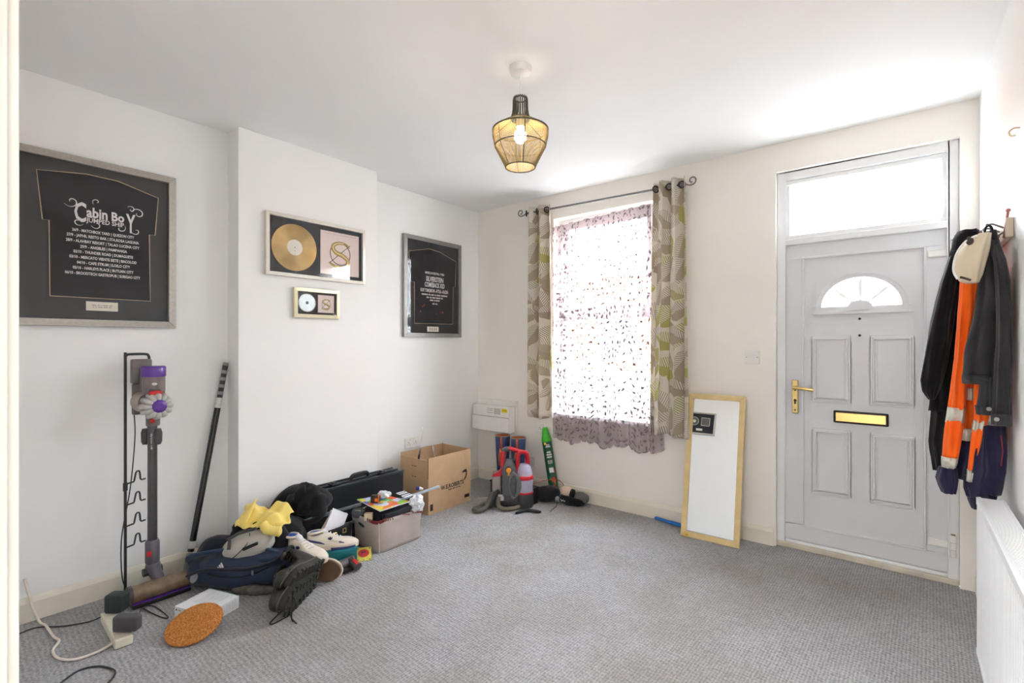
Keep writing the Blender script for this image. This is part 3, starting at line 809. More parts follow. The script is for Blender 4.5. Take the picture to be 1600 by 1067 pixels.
obj('bulb', MB().lathe([(0.004,-0.030),(0.018,-0.025),(0.028,-0.008),(0.029,0.004),(0.023,0.022),(0.014,0.036),(0.013,0.045)], (LX,LY,2.232), 24), bulb_mat(), lm, smooth=True)

# ------------------------------------------------------------------ curtain pole, curtains, net
M_IRON = mat('grey_wrought_iron', (124,122,120), 0.45, 0.4)
cp = thing('curtain_pole', 'grey metal curtain pole with scroll ends above the window', 'curtain pole', (1.34,-0.085,2.40))
PZ = lambda x: 2.415-(x-0.6)*0.018
obj('pole', MB().tube([(0.64,-0.085,PZ(0.64)),(2.02,-0.085,PZ(2.02))], 0.0085, 12), M_IRON, cp, smooth=True, auto=40)
def scroll(x, sgn):
    P = [(x,-0.085,PZ(x)), (x+sgn*0.02,-0.087,PZ(x)-0.012), (x+sgn*0.045,-0.09,PZ(x)-0.018)]
    c = (x+sgn*0.052, -0.095, PZ(x)+0.012)
    for k in range(18):
        a = R(-100+k*22); r = 0.030*(1-k/28)
        P.append((c[0]+sgn*r*math.cos(a), c[1], c[2]+r*math.sin(a)))
    return MB().tube(bez(P, 3), 0.0050, 8)
obj('scroll_finial', scroll(0.642, -1), M_IRON, cp, smooth=True)
obj('scroll_finial', scroll(2.018, 1), M_IRON, cp, smooth=True)
for x in (0.70, 1.96):
    obj('bracket', MB().tube([(x,0,PZ(x)-0.01),(x,-0.05,PZ(x)-0.012),(x,-0.085,PZ(x)-0.008)],0.006,8).lathe([(0.02,0),(0.02,0.006)],(x,0,PZ(x)-0.01),16,(0,-1,0)), M_IRON, cp)

def curtain_mat():
    t = NT('leaf_print_curtain'); 
    uv = t.n('ShaderNodeUVMap').outputs[0]
    m1, s1, x1 = leaf_mask(t, uv, 5.6, 0.40, 0.70, (2.4, 0.4))
    m2, s2, x2 = leaf_mask(t, t.vmath('ADD', uv, (3.37, 1.71, 0)), 5.2, 0.36, 0.66, (2.2, -1.4))
    base = srgb(234, 227, 215)
    hatch = t.math('GREATER_THAN', t.math('SINE', t.math('MULTIPLY_ADD', x1.outputs[1], 74.0, t.math('MULTIPLY', x1.outputs[0], 40.0))), 0.1)
    c1 = t.ramp(s1.outputs[1], [(0.0, srgb(190,176,156)), (0.44, srgb(184,169,148)), (0.45, srgb(190,184,118)), (0.56, srgb(196,190,124)), (0.57, srgb(190,176,154)), (1.0, srgb(196,184,162))])
    hl = t.math('MULTIPLY', hatch, t.math('GREATER_THAN', x1.outputs[0], 0.0))
    c1 = t.mix(hl, c1, srgb(240,236,228))
    c2 = t.ramp(s2.outputs[2], [(0.0, srgb(182,166,146)), (0.71, srgb(194,180,160)), (0.72, srgb(184,179,110)), (1.0, srgb(190,184,120))])
    hatch2 = t.math('GREATER_THAN', t.math('SINE', t.math('MULTIPLY', x2.outputs[1], 84.0)), 0.1)
    c2 = t.mix(t.math('MULTIPLY', hatch2, t.math('LESS_THAN', s2.outputs[0], 0.45)), c2, srgb(242,238,230))
    col = t.mix(m2, base, c2); col = t.mix(m1, col, c1)
    tr = t.n('ShaderNodeBsdfTranslucent'); t.l(col, tr.inputs[0])
    b = t.principled(col, 0.9, 0, None, 0.15, link=False)
    mx = t.n('ShaderNodeMixShader'); mx.inputs[0].default_value = 0.22
    t.l(b.outputs[0], mx.inputs[1]); t.l(tr.outputs[0], mx.inputs[2]); t.l(mx.outputs[0], t.out.inputs[0])
    return t.m
M_CURT = curtain_mat()
def set_uv(o, fn, nu, nv, mb_n=None):
    me = o.data; uv = me.uv_layers.new(name='UVMap')
    for lp_ in me.loops: uv.data[lp_.index].uv = fn(lp_.vertex_index)
def curtain(name, label, xt0, xt1, xb0, xb1, ztop, zbot, folds, clothw, seed, eyelets, ph=0.0, back=0.0):
    t = thing(name, label, 'curtain', ((xt0+xt1)/2, -0.085, zbot))
    nu, nv = 120, 46
    def fn(u, v):
        x0 = xt0+(xb0-xt0)*v; x1 = xt1+(xb1-xt1)*v
        a = 2*PI*folds*u+ph
        amp = 0.036+0.006*math.sin(3*v+seed)
        x = x0+(x1-x0)*u + 0.010*math.sin(2*a+seed+v*1.3)*(0.4+0.6*v)
        y = -0.085+amp*math.sin(a+0.35*math.sin(2.2*v+seed)) + 0.006*math.sin(5*a*0.37+v*4+seed)
        z = ztop+(zbot-ztop)*v
        if v == 0: z += 0.0
        return Vector((x, y, z + (0.012*math.sin(a*0.5+seed) if v > 0.97 else 0)))
    mb = MB().grid(fn, nu, nv)
    o = obj('drape', mb, M_CURT, t, smooth=True)
    set_uv(o, lambda i: ((i % nu)/(nu-1)*clothw+seed, (i//nu)/(nv-1)*(ztop-zbot)), nu, nv)
    md = o.modifiers.new('thickness', 'SOLIDIFY'); md.thickness = 0.0015; md.offset = 0
    for u in eyelets:
        p = fn(u, 0.0); q = fn(min(1,u+0.01), 0.0); d = (q-p).normalized(); z = PZ(p.x)
        c = Vector((p.x, -0.085, z))
        e = Vector((0,0,1)); nrm = Vector((d.x, d.y, 0)).normalized()
        obj('eyelet', MB().tube([c + nrm*0.022*math.cos(2*PI*k/24) + e*0.022*math.sin(2*PI*k/24) for k in range(24)], 0.0055, 8, closed=True), mat('dark_eyelet',(72,70,70),0.3,0.9), t, smooth=True)
    return t
curtain('curtain', 'leaf-print beige curtain hanging at the fuse-box side of the window', 0.640, 0.900, 0.635, 0.925, 2.455, 0.655, 2.4, 0.62, 0.3, (0.02,0.25,0.46,0.66,0.84), ph=1.2)
curtain('curtain', 'leaf-print beige curtain hanging at the mirror side of the window', 1.795, 2.025, 1.755, 2.045, 2.44, 0.632, 2.6, 0.62, 4.1, (0.05,0.27,0.47,0.66,0.86), ph=0.4)

def net_mat():
    t = NT('mauve_net_lace'); uv = t.n('ShaderNodeUVMap').outputs[0]
    m1, s1, x1 = leaf_mask(t, uv, 19.0, 0.17, 0.34)
    m2, s2, x2 = leaf_mask(t, t.vmath('ADD', uv, (1.3, 5.7, 0)), 26.0, 0.15, 0.30)
    keep = t.math('MAXIMUM', t.math('MULTIPLY', m1, t.math('GREATER_THAN', s1.outputs[1], 0.30)), t.math('MULTIPLY', m2, t.math('GREATER_THAN', s2.outputs[1], 0.45)))
    su = t.n('ShaderNodeSeparateXYZ'); t.l(uv, su.inputs[0])
    hem = t.math('LESS_THAN', su.outputs[1], 0.085)
    bot = t.math('GREATER_THAN', su.outputs[2], 0.5)
    op = t.math('MULTIPLY_ADD', keep, 0.50, 0.50)
    op = t.math('MINIMUM', t.math('MULTIPLY_ADD', hem, 0.25, op), 0.995)
    col = t.mix(keep, srgb(168,152,156), srgb(100,86,92))
    df = t.n('ShaderNodeBsdfDiffuse'); t.l(col, df.inputs[0])
    tl = t.n('ShaderNodeBsdfTranslucent'); t.l(col, tl.inputs[0])
    mx = t.n('ShaderNodeMixShader'); t.l(t.math('MULTIPLY_ADD', keep, -0.22, 0.24), mx.inputs[0]); t.l(df.outputs[0], mx.inputs[1]); t.l(tl.outputs[0], mx.inputs[2])
    tp = t.n('ShaderNodeBsdfTransparent')
    m2_ = t.n('ShaderNodeMixShader'); t.l(op, m2_.inputs[0]); t.l(tp.outputs[0], m2_.inputs[1]); t.l(mx.outputs[0], m2_.inputs[2])
    t.l(m2_.outputs[0], t.out.inputs[0]); return t.m
nt = thing('net_curtain', 'mauve lace net curtain with leaf sprigs and scalloped hem across the window', 'net curtain', (1.36,-0.045,0.5))
nu, nv = 260, 40
def netf(u, v):
    x0 = 0.880; x1 = 1.752+0.105*v
    a = 2*PI*u
    x = x0+(x1-x0)*u
    amp = 0.005+0.014*v
    y = -0.046 + amp*(math.sin(a*7+1.0+1.2*v)*0.7+0.6*math.sin(a*11.3+2)) 
    zt = 2.268+0.045*u; zb = 0.495-0.016*abs(math.sin(a*8.5))**0.6+0.016*math.sin(a*3.1+1.0)+0.008*math.sin(a*7+1)+0.012*u
    return Vector((x, y, zt+(zb-zt)*v))
no = obj('net', MB().grid(netf, nu, nv), net_mat(), nt, smooth=True)
set_uv(no, lambda i: ((i % nu)/(nu-1)*1.25, (i//nu)/(nv-1)*1.75), nu, nv)
obj('tension_wire', MB().tube([(0.874,-0.046,2.264),(1.757,-0.046,2.31)], 0.002, 6), M_WHITE, nt)
obj('hem_cord', MB().tube([netf(i/259, 1.0) for i in range(260)], 0.0022, 5), mat('mauve_cord',(146,120,124),0.9), nt)

# ------------------------------------------------------------------ leaning mirror
mr = thing('leaning_mirror', 'tall pine framed mirror leaning against the wall beside the front door', 'mirror', (2.21,-0.15,0))
M_PINE = mat('pale_pine', (222,196,142), 0.5, var=0.08, nscale=14)
b0, b1 = Vector((2.030,-0.192,0.0)), Vector((2.396,-0.186,0.0))
ux = (b1-b0).normalized(); mh = 0.952
tz = math.sqrt(mh*mh-0.165**2); vv = (Vector((0,0.165,tz))).normalized(); nn = ux.cross(vv).normalized()
wv = (b1-b0).length; fwid = 0.036
def mp_(u, v, w=0): return b0+ux*u+vv*v+nn*w
def rail(q):
    mb = MB(); n = len(q)
    mb.prism([mp_(a, b, 0) for a, b in q], nn*0.020); return mb
I = [(fwid,fwid),(wv-fwid,fwid),(wv-fwid,mh-fwid),(fwid,mh-fwid)]; O = [(0,0),(wv,0),(wv,mh),(0,mh)]
for k in range(4):
    obj('frame_rail', rail([O[k],O[(k+1)%4],I[(k+1)%4],I[k]]), M_PINE, mr, bevel=0.003)
def mirror_mat():
    t = NT('mirror_silver'); t.principled((0.93,0.94,0.93,1), 0.01, 1.0); return t.m
obj('mirror_glass', rail(I).__class__().prism([mp_(a,b,0.008) for a,b in I], nn*0.004), mirror_mat(), mr)
obj('backing', MB().prism([mp_(a,b,0.001) for a,b in I], nn*0.006), mat('hardboard',(150,110,70),0.8), mr)
c_ = mp_(wv*0.46, mh+0.004, 0.004)
obj('hanging_loop', MB().tube([c_-ux*0.012, c_+Vector((0,0,0.016)), c_+ux*0.012], 0.0018, 6), mat('string_cream',(220,205,160),0.7), mr)
# ------------------------------------------------------------------ helpers for loose things
CS, CC = math.sin(R(38.7)), math.cos(R(38.7))
LAT = Vector((CC, CS, 0)); FWD = Vector((-CS, CC, 0)); UP = Vector((0,0,1))
def ray_(px, py):
    return FWD + LAT*((px-800)/761.0) + UP*(-(py-537.0)/761.0)
EYE = Vector((3.19,-3.462,1.284))
def onz(px, py, z=0.0): d = ray_(px, py); return EYE + d*((z-EYE.z)/d.z)
def onx(px, py, x): d = ray_(px, py); return EYE + d*((x-EYE.x)/d.x)
def ony(px, py, y): d = ray_(px, py); return EYE + d*((y-EYE.y)/d.y)
def rz(a): return Matrix.Rotation(R(a), 3, 'Z')
def xf(mb, M, loc=(0,0,0)):
    mb.v = [M @ v + Vector(loc) for v in mb.v]; return mb
def drape(prof, y, th, seed=0, nu=40, sub=6, fold=0.010, nf=3):
    """hanging cloth volume; prof = [(py, px_left, px_right)] read at the plane y"""
    rows = []
    for i in range(len(prof)-1):
        a, b = prof[i], prof[i+1]
        for k in range(sub): rows.append([a[j]+(b[j]-a[j])*k/sub for j in range(3)])
    rows.append(list(prof[-1]))
    m = len(rows); vs = []; fs = []
    for j, (py, l, r) in enumerate(rows):
        L_, R_ = ony(l, py, y), ony(r, py, y)
        c = (L_+R_)/2; hw = max(0.006, (R_-L_).length/2); dz = c.z
        t = th*(0.55+0.45*math.sin(PI*min(1, max(0.08, j/(m-1)))**0.6))
        for i in range(nu):
            a = 2*PI*i/nu
            f = 1+0.5*fold/max(0.02,hw)*math.sin(a*nf*2+seed+0.6*math.sin(dz*9+seed))
            g = fold*math.sin(a*(nf*2+1)+seed*2+dz*6) + fold*0.8*noise.noise(Vector((math.cos(a)*3, math.sin(a)*3, dz*9+seed*5)))
            ca, sa = math.cos(a), math.sin(a)
            g += fold*0.9*math.sin(a*3+dz*34+seed+2.5*noise.noise(Vector((ca*2, dz*5, seed))))*min(1, j/8)
            f += 0.25*fold/max(0.03,hw)*noise.noise(Vector((ca*2+seed, sa*2, dz*16)))
            vs.append(Vector((c.x+hw*math.copysign(abs(ca)**0.8, ca)*f, y+(t*math.copysign(abs(sa)**0.8, sa))+g*sa, dz)))
    for j in range(m-1):
        for i in range(nu):
            k = (i+1) % nu
            fs.append((j*nu+i, (j+1)*nu+i, (j+1)*nu+k, j*nu+k))
    fs.append(tuple(range(nu))); fs.append(tuple((m-1)*nu+i for i in range(nu-1,-1,-1)))
    return MB().add(vs, fs)

M_CHAR = mat('charcoal_plastic',(66,64,66),0.42)
M_GREYP = mat('grey_plastic',(112,106,104),0.4)
M_REDP = mat('red_plastic',(206,34,36),0.35)
M_PURPLE = mat('purple_plastic',(92,52,150),0.25,spec=0.6)
M_MATTEBLK = mat('matt_black_metal',(52,52,54),0.5)
M_RUBBER = mat('black_rubber',(22,22,24),0.6)

# ------------------------------------------------------------------ vacuum stand and cordless vacuum cleaner
vs_ = thing('vacuum_stand', 'thin black metal stand with four hooks holding the cordless vacuum', 'stand', (0.105,-2.70,0))
SX = 0.10
obj('frame', MB().tube(bez([(SX,-2.757,0.012),(SX,-2.757,0.6),(SX,-2.757,1.19),(SX,-2.757,1.212),(SX,-2.752,1.225),(SX,-2.738,1.230),(SX,-2.675,1.230),(SX,-2.660,1.222),(SX,-2.656,1.19),(SX,-2.656,1.05)],6), 0.0065, 8), M_MATTEBLK, vs_, smooth=True)
obj('base_plate', MB().box(0.06,0.19,-2.80,-2.53,0.0,0.010), M_MATTEBLK, vs_, bevel=0.003)
obj('joint_sleeve', MB().tube([(SX,-2.757,0.535),(SX,-2.757,0.575)],0.010,10), M_MATTEBLK, vs_)
for py in (756, 789, 822, 855):
    z = onx(200, py, SX).z
    P = [(SX,-2.757,z),(SX,-2.722,z+0.006),(SX,-2.720,z+0.012),(SX,-2.713,z+0.052),(SX,-2.708,z+0.058),(SX,-2.700,z+0.058),(SX,-2.697,z+0.050),(SX,-2.694,z+0.016),(SX,-2.690,z+0.010),(SX,-2.672,z+0.012)]
    obj('hook', MB().tube(P, 0.0042, 8), M_MATTEBLK, vs_, smooth=True)
dk = obj('dock', MB().box(0.105,0.150,-2.740,-2.655,1.08,1.205).box(0.108,0.140,-2.735,-2.690,0.92,1.08), M_GREYP, vs_, bevel=0.008, smooth=True, auto=40)
obj('dock_clip', MB().box(0.150,0.166,-2.712,-2.698,1.03,1.16), M_GREYP, dk, bevel=0.005)
obj('charging_cable', MB().tube(bez([(0.118,-2.725,0.925),(0.12,-2.722,0.80),(0.115,-2.74,0.55),(0.112,-2.775,0.30),(0.112,-2.772,0.10),(0.115,-2.748,0.03),(0.16,-2.74,0.02)],6), 0.0028, 6), M_MATTEBLK, vs_, smooth=True)

vc = thing('cordless_vacuum', 'grey cordless stick vacuum cleaner with purple bin lid standing on its stand', 'vacuum cleaner', (0.22,-2.66,0))
VX, VY = 0.205, -2.670
bin_ = obj('dust_bin', MB().lathe([(0.047,1.035),(0.049,1.05),(0.049,1.12)], (VX+0.035,VY-0.004,0), 32), mat('smoky_clear',(120,108,108),0.2,spec=0.6), vc, smooth=True, auto=40)
obj('filter_lid', MB().lathe([(0.050,1.118),(0.052,1.122),(0.052,1.165),(0.047,1.172),(0.030,1.172)], (VX+0.035,VY-0.004,0), 32), M_PURPLE, bin_, smooth=True, auto=40)
obj('bin_badge', MB().blob((VX+0.080,VY-0.012,1.083),(0.006,0.013,0.009)), mat('badge_silver',(210,205,195),0.3,0.3), bin_)
text('lettering', 'dyson', (VX+0.0865,VY-0.012,1.055), (0.35,1,0), UP, 0.04, 0.012, mat('ink_grey',(60,58,60),0.5), bin_)
obj('bin_catch', MB().obox((VX+0.085,VY-0.010,1.036),(1,-0.3,0),(0.3,1,0),(0,0,1),0.010,0.026,0.014), M_REDP, vc, bevel=0.005)
obj('motor_body', MB().lathe([(0.030,0),(0.046,0.006),(0.054,0.03),(0.054,0.07),(0.046,0.10)], (0.115,VY-0.028,0.988), 32, (1,0.1,0)), mat('warm_grey_plastic',(166,150,142),0.4), vc, smooth=True, auto=40)
cy_ = obj('cyclone_core', MB().blob((VX+0.06,VY-0.002,0.982),(0.045,0.055,0.055)), mat('silver_plastic',(176,172,168),0.35,0.2), vc, smooth=True)
for k in range(12):
    a = 2*PI*k/12
    u = Vector((0, math.cos(a), math.sin(a)))
    c0 = Vector((VX+0.106,VY,0.974))+u*0.028; c1 = Vector((VX+0.096,VY,0.974))+u*0.050; c2 = Vector((VX+0.05,VY,0.974))+u*0.060
    obj('cyclone', MB().tube([c0,c1,c2],[0.010,0.0145,0.014],10), mat('pearl_plastic',(190,187,183),0.3,0.1), cy_, smooth=True)
obj('cyclone_cap', MB().lathe([(0.033,0),(0.034,0.012),(0.026,0.020),(0.012,0.022)], (VX+0.098,VY,0.974), 24, (1,0,0)), M_PURPLE, cy_, smooth=True, auto=40)
obj('neck', MB().lathe([(0.028,0.868),(0.030,0.875),(0.030,0.925),(0.046,0.955),(0.04,0.97)], (VX+0.01,VY,0), 24), M_GREYP, vc, smooth=True, auto=40)
obj('release_button', MB().blob((VX+0.040,VY-0.010,0.897),(0.006,0.011,0.013)), M_REDP, vc, smooth=True)
wd = obj('wand', MB().tube([(VX,VY,0.28),(VX,VY,0.868)],[(0.019,0.021)]*2,20), mat('dark_steel',(88,86,88),0.3,0.7), vc, smooth=True, auto=40)
text('lettering', 'dyson v8', (VX+0.0205,VY-0.010,0.79), (0,0,-1), (0.45,0.9,0), 0.080, 0.011, M_INK, wd)
for s_ in (-1,1): obj('tool_clip', MB().lathe([(0.014,0.770),(0.020,0.785),(0.021,0.83),(0.015,0.850)], Vector((VX-0.012,VY,0))+LAT*0.030*s_, 16), M_CHAR, vc, smooth=True, auto=40)
cn = obj('wand_connector', MB().lathe([(0.026,0.165),(0.031,0.175),(0.031,0.275),(0.026,0.285)], (VX,VY,0), 24), mat('purple_grey_plastic',(98,94,104),0.35), vc, smooth=True, auto=40)
obj('release_button', MB().obox((VX+0.026,VY-0.020,0.225),(0.8,-0.6,0),(0.6,0.8,0),(0,0,1),0.006,0.010,0.012), M_REDP, cn, bevel=0.003)
hdv = obj('floor_head', MB().prism([(0.155,-2.775,0.012),(0.285,-2.775,0.012),(0.285,-2.775,0.03),(0.23,-2.775,0.075),(0.165,-2.775,0.06)], (0,0.25,0)), M_CHAR, vc, bevel=0.008, smooth=True, auto=40)
obj('roller', MB().tube([(0.262,-2.772,0.058),(0.262,-2.53,0.058)],0.042,28), mat('dusty_roller',(128,108,86),0.25,var=0.25,nscale=20,spec=0.6), hdv, smooth=True, auto=40)
obj('end_cap', MB().tube([(0.262,-2.786,0.058),(0.262,-2.770,0.058)],0.046,24), M_CHAR, hdv, smooth=True, auto=40)
obj('bumper', MB().box(0.285,0.310,-2.775,-2.53,0.004,0.022), M_RUBBER, hdv, bevel=0.004)
obj('purple_trim', MB().box(0.286,0.306,-2.775,-2.53,0.022,0.027), M_PURPLE, hdv)
obj('elbow', MB().tube(bez([(VX,VY,0.17),(VX+0.004,VY+0.004,0.14),(VX+0.02,VY+0.015,0.10),(VX+0.035,VY+0.025,0.065)],5),[0.026,0.030,0.032,0.033,0.033,0.032,0.031,0.030,0.029,0.028,0.027,0.026,0.026,0.026,0.025,0.025],18), MATS['purple_grey_plastic'], hdv, smooth=True, auto=50)
obj('pivot', MB().tube([(VX,VY-0.040,0.128),(VX,VY+0.040,0.128)],0.020,16), M_CHAR, hdv, smooth=True, auto=40)

# power strip with its adapters and cables
ps = thing('power_strip', 'cream extension lead with two black plugs beside the vacuum head', 'power strip', (0.42,-2.86,0))
pa, pb = onz(171,959,0.03), onz(193,999,0.03); pd = (pb-pa).normalized(); pn = UP.cross(pd)
obj('body', MB().obox((pa+pb)/2-Vector((0,0,0.008)), pd, pn, UP, (pb-pa).length/2+0.01, 0.031, 0.020), mat('cream_plastic',(222,216,196),0.5,var=0.06), ps, bevel=0.005)
obj('cable', MB().tube(bez([(0.035,-3.115,0.20),(0.055,-3.095,0.09),(0.10,-3.075,0.012),(0.164,-3.06,0.006),(0.302,-3.054,0.006),(0.36,-3.045,0.006),(0.43,-3.075,0.006),(0.52,-3.068,0.006),(0.58,-3.023,0.006),(0.585,-2.945,0.008),(0.555,-2.89,0.012)],6), 0.0052, 8), mat('white_flex',(232,222,208),0.5), ps, smooth=True)
def adapter(label, c, d, hw, hd_, hh, m_):
    t = thing('plug_adapter', label, 'plug', (c.x, c.y, c.z-hh), group='plugs in the extension lead')
    n_ = UP.cross(d)
    obj('body', MB().obox(c, d, n_, UP, hw, hd_, hh), m_, t, bevel=0.010, seg=3, smooth=True, auto=40)
    obj('plug_face', MB().obox(c-UP*(hh*0.82)-d*hw*0.2, d, n_, UP, hw*0.75, hd_*0.85, hh*0.22), m_, t, bevel=0.003)
    return t
ca_ = onz(183,940,0.085)
a1 = adapter('black square plug adapter nearest the wall in the extension lead', ca_, LAT, 0.040, 0.030, 0.040, mat('slate_plastic',(44,50,50),0.5))
cb_ = onz(199,972,0.080)
a2 = adapter('dark grey flat plug adapter at the front end of the extension lead', cb_, LAT, 0.052, 0.022, 0.032, mat('grey_adapter',(78,76,80),0.5))
obj('cable', MB().tube(bez([cb_+Vector((0.02,0.03,0)), onz(222,950,0.02), onz(240,947,0.004), onz(262,963,0.004), onz(255,965,0.004), onz(232,955,0.004), onz(215,945,0.004)],6),0.0028,6), M_MATTEBLK, a2, smooth=True)
obj('cable', MB().tube(bez([onz(163,961,0.02),onz(140,971,0.004),onz(100,978,0.004),onz(60,980,0.004),onz(35,988,0.004),onz(0,1004,0.004)],6),0.0030,6), M_MATTEBLK, a1, smooth=True)
lc = tag(obj('black_cable', MB().tube(bez([onz(85,1075,0.004),onz(120,1049,0.004),onz(150,1041,0.004),onz(172,1044,0.004),onz(180,1051,0.004),onz(170,1066,0.004),onz(150,1080,0.004)],8),0.0036,8), M_MATTEBLK, None, smooth=True), 'loop of black cable on the carpet at the bottom left corner', 'cable')
pbg = thing('storage_tub', 'corner of a pale blue plastic tub at the bottom left edge', 'tub', (0.60,-3.24,0))
pc = onz(50,1075,0.03)
obj('body', MB().obox(pc+Vector((-0.06,-0.10,-0.005)), LAT, FWD, UP, 0.10, 0.05, 0.022), mat('pale_blue_plastic',(196,214,220),0.4), pbg, bevel=0.010, seg=3)
obj('handle', MB().tube(bez([pc+Vector((-0.05,-0.07,0.018)),pc+Vector((-0.04,-0.06,0.034)),pc+Vector((-0.02,-0.045,0.034)),pc+Vector((-0.01,-0.04,0.018))],4),0.004,8), MATS['pale_blue_plastic'], pbg, smooth=True)

# telescopic pole leaning in the corner of the chimney breast
tp = thing('telescopic_pole', 'black telescopic pole with grey grip leaning against the chimney breast corner', 'pole', (0.075,-2.475,0))
q0, q1 = Vector((0.085,-2.480,0.006)), Vector((0.060,-2.268,1.172))
def along(a, b): return [q0+(q1-q0)*a, q0+(q1-q0)*b]
obj('shaft', MB().tube(along(0.10,0.80),0.0165,16), mat('glossy_black',(26,26,28),0.22,spec=0.6), tp, smooth=True, auto=40)
obj('upper_shaft', MB().tube(along(0.80,0.99),0.0150,16), mat('black_tip',(40,40,42),0.4), tp, smooth=True, auto=40)
for a in (0.84,0.875,0.91,0.945): obj('grey_band', MB().tube(along(a,a+0.016),0.0162,14), mat('band_grey',(140,140,142),0.4), tp, smooth=True, auto=40)
obj('label_sleeve', MB().tube(along(0.775,0.825),0.0172,14), mat('label_white',(214,212,208),0.5,var=0.15,nscale=120), tp, smooth=True, auto=40)
obj('tip', MB().tube(along(0.985,1.0),[0.016,0.012],14), mat('band_grey',(140,140,142)), tp, smooth=True, auto=40)
obj('clear_collar', MB().tube(along(0.115,0.148),0.0185,14), mat('label_white',(214,212,208)), tp, smooth=True, auto=40)
rg = [(q0+(q1-q0)*(0.09*k/16), 0.0205 if k % 2 else 0.0180) for k in range(17)]
obj('ribbed_grip', MB().tube([p for p,_ in rg],[r for _,r in rg],14), mat('grey_rubber',(138,138,136),0.6), tp, smooth=True)

# ------------------------------------------------------------------ white box and cork mat
wb = thing('white_carton', 'white printed cardboard carton lying flat beside the navy backpack', 'box', (0.58,-2.55,0))
A = Vector((0.535,-2.672,0)); u_ = Vector((0.95,0.31,0)).normalized(); v_ = Vector((-0.31,0.95,0)).normalized()
cb = A+u_*0.10+v_*0.088
obj('carton', MB().obox(cb+UP*0.029, u_, v_, UP, 0.10, 0.088, 0.029), mat('white_card',(228,229,232),0.5,var=0.02), wb, bevel=0.0015, seg=1)
obj('green_edge', MB().obox(cb+v_*0.0885+UP*0.029, u_, v_, UP, 0.099, 0.001, 0.0285), mat('green_card',(150,205,175),0.5), wb)
M_FAINT = mat('faint_grey_print',(216,217,221),0.6)
for k in range(4): obj('printed_panel', MB().obox(cb+u_*(-0.04+0.03*k)+v_*0.02+UP*0.0586, u_, v_, UP, 0.012, 0.05, 0.0003), M_FAINT, wb)
for k in range(5): obj('printed_panel', MB().obox(cb+u_*0.1003+v_*(-0.06+0.03*k)+UP*0.03, u_, v_, UP, 0.0003, 0.012, 0.02), M_FAINT, wb)
obj('emblem', MB().lathe([(0.0045,0),(0.0045,0.0006)], A+u_*0.014-v_*0.0003+UP*0.044, 18, -v_), mat('dark_print',(70,72,76),0.6), wb)
print_line(A+u_*0.034-v_*0.0003+UP*0.044, u_, UP, 0.022, 0.005, mat('grey_lettering',(150,152,158),0.6), wb, (4,))
for k in (0,1): obj('printed_mark', MB().obox(cb+u_*(0.035+0.012*k)-v_*0.02+UP*0.0587, u_, v_, UP, 0.004, 0.006, 0.0003), MATS['dark_print'], wb)
fb_ = Vector((0.815,-2.735,0.0)); ft_ = Vector((0.665,-2.575,0.075))
dv = (ft_-fb_).normalized(); ctr = fb_+dv*0.115
side = (LAT - dv*LAT.dot(dv)).normalized(); nrm = side.cross(dv).normalized()
if nrm.z < 0: nrm = -nrm
def cork_mat():
    t = NT('cork'); c = t.coord(); v = t.n('ShaderNodeTexVoronoi'); t.l(c, v.inputs['Vector']); v.inputs['Scale'].default_value = 260
    s_ = t.n('ShaderNodeSeparateColor'); t.l(v.outputs['Color'], s_.inputs[0])
    t.principled(t.ramp(s_.outputs[0], [(0.0, srgb(150,92,44)), (0.5, srgb(188,122,62)), (1.0, srgb(206,146,84))]), 0.9, 0, t.bump(s_.outputs[0], 0.15, 0.001), 0.2)
    return t.m
ck = tag(obj('cork_mat', MB().lathe([(0.104,-0.002),(0.110,0.0),(0.112,0.004),(0.110,0.008),(0.104,0.010)], ctr+nrm*0.002, 56, nrm), cork_mat(), None, smooth=True, auto=40), 'round cork table mat propped against the white carton', 'mat')

# ------------------------------------------------------------------ the pile by the chimney breast
M_NAVY = fabric('navy_nylon',(42,54,76),700,0.2,0.6,fold=0.05)
M_NAVY2 = fabric('navy_mesh',(26,32,46),500,0.3,0.85)
bp = thing('backpack', 'navy blue backpack lying on its back beneath the grey case', 'backpack', (0.40,-2.30,0))
FR = Matrix((LAT, -FWD, UP)).transposed()      # columns: right, towards viewer, up
def fr(c, x, y, z): return Vector(c)+LAT*x-FWD*y+UP*z
BC = Vector((0.40,-2.305,0.085))
obj('body', MB().blob(BC,(0.275,0.165,0.085),FR,2.7,0.018,0.8,56,28,3,flat=0.0), M_NAVY, bp, smooth=True)
obj('back_panel', MB().blob(fr(BC,-0.165,-0.05,0.055),(0.105,0.105,0.075),FR,2.3,0.014,1.0,40,20,13,flat=0.01), M_NAVY2, bp, smooth=True)
obj('front_pocket', MB().blob(fr(BC,0.0,0.085,0.025),(0.20,0.075,0.062),FR,2.6,0.012,1.1,44,22,5,flat=0.003), M_NAVY, bp, smooth=True)
obj('top_flap', MB().blob(fr(BC,0.10,0.02,0.07),(0.16,0.10,0.035),FR,2.4,0.010,1.2,40,18,9), M_NAVY, bp, smooth=True)
obj('strap', MB().tube(bez([fr(BC,-0.26,0.03,0.02),fr(BC,-0.235,0.08,0.075),fr(BC,-0.14,0.09,0.100),fr(BC,-0.02,0.065,0.108),fr(BC,0.12,0.06,0.108),fr(BC,0.21,0.06,0.09)],6),[(0.010,0.026)]*31,10), fabric('navy_strap',(54,72,98),700,0.3,0.7), bp, smooth=True)
obj('strap', MB().tube(bez([fr(BC,-0.22,0.13,0.0),fr(BC,-0.12,0.165,0.045),fr(BC,0.02,0.17,0.05),fr(BC,0.12,0.155,0.05),fr(BC,0.22,0.11,0.07),fr(BC,0.26,0.05,0.10)],6),[(0.008,0.016)]*31,10), M_NAVY2, bp, smooth=True)
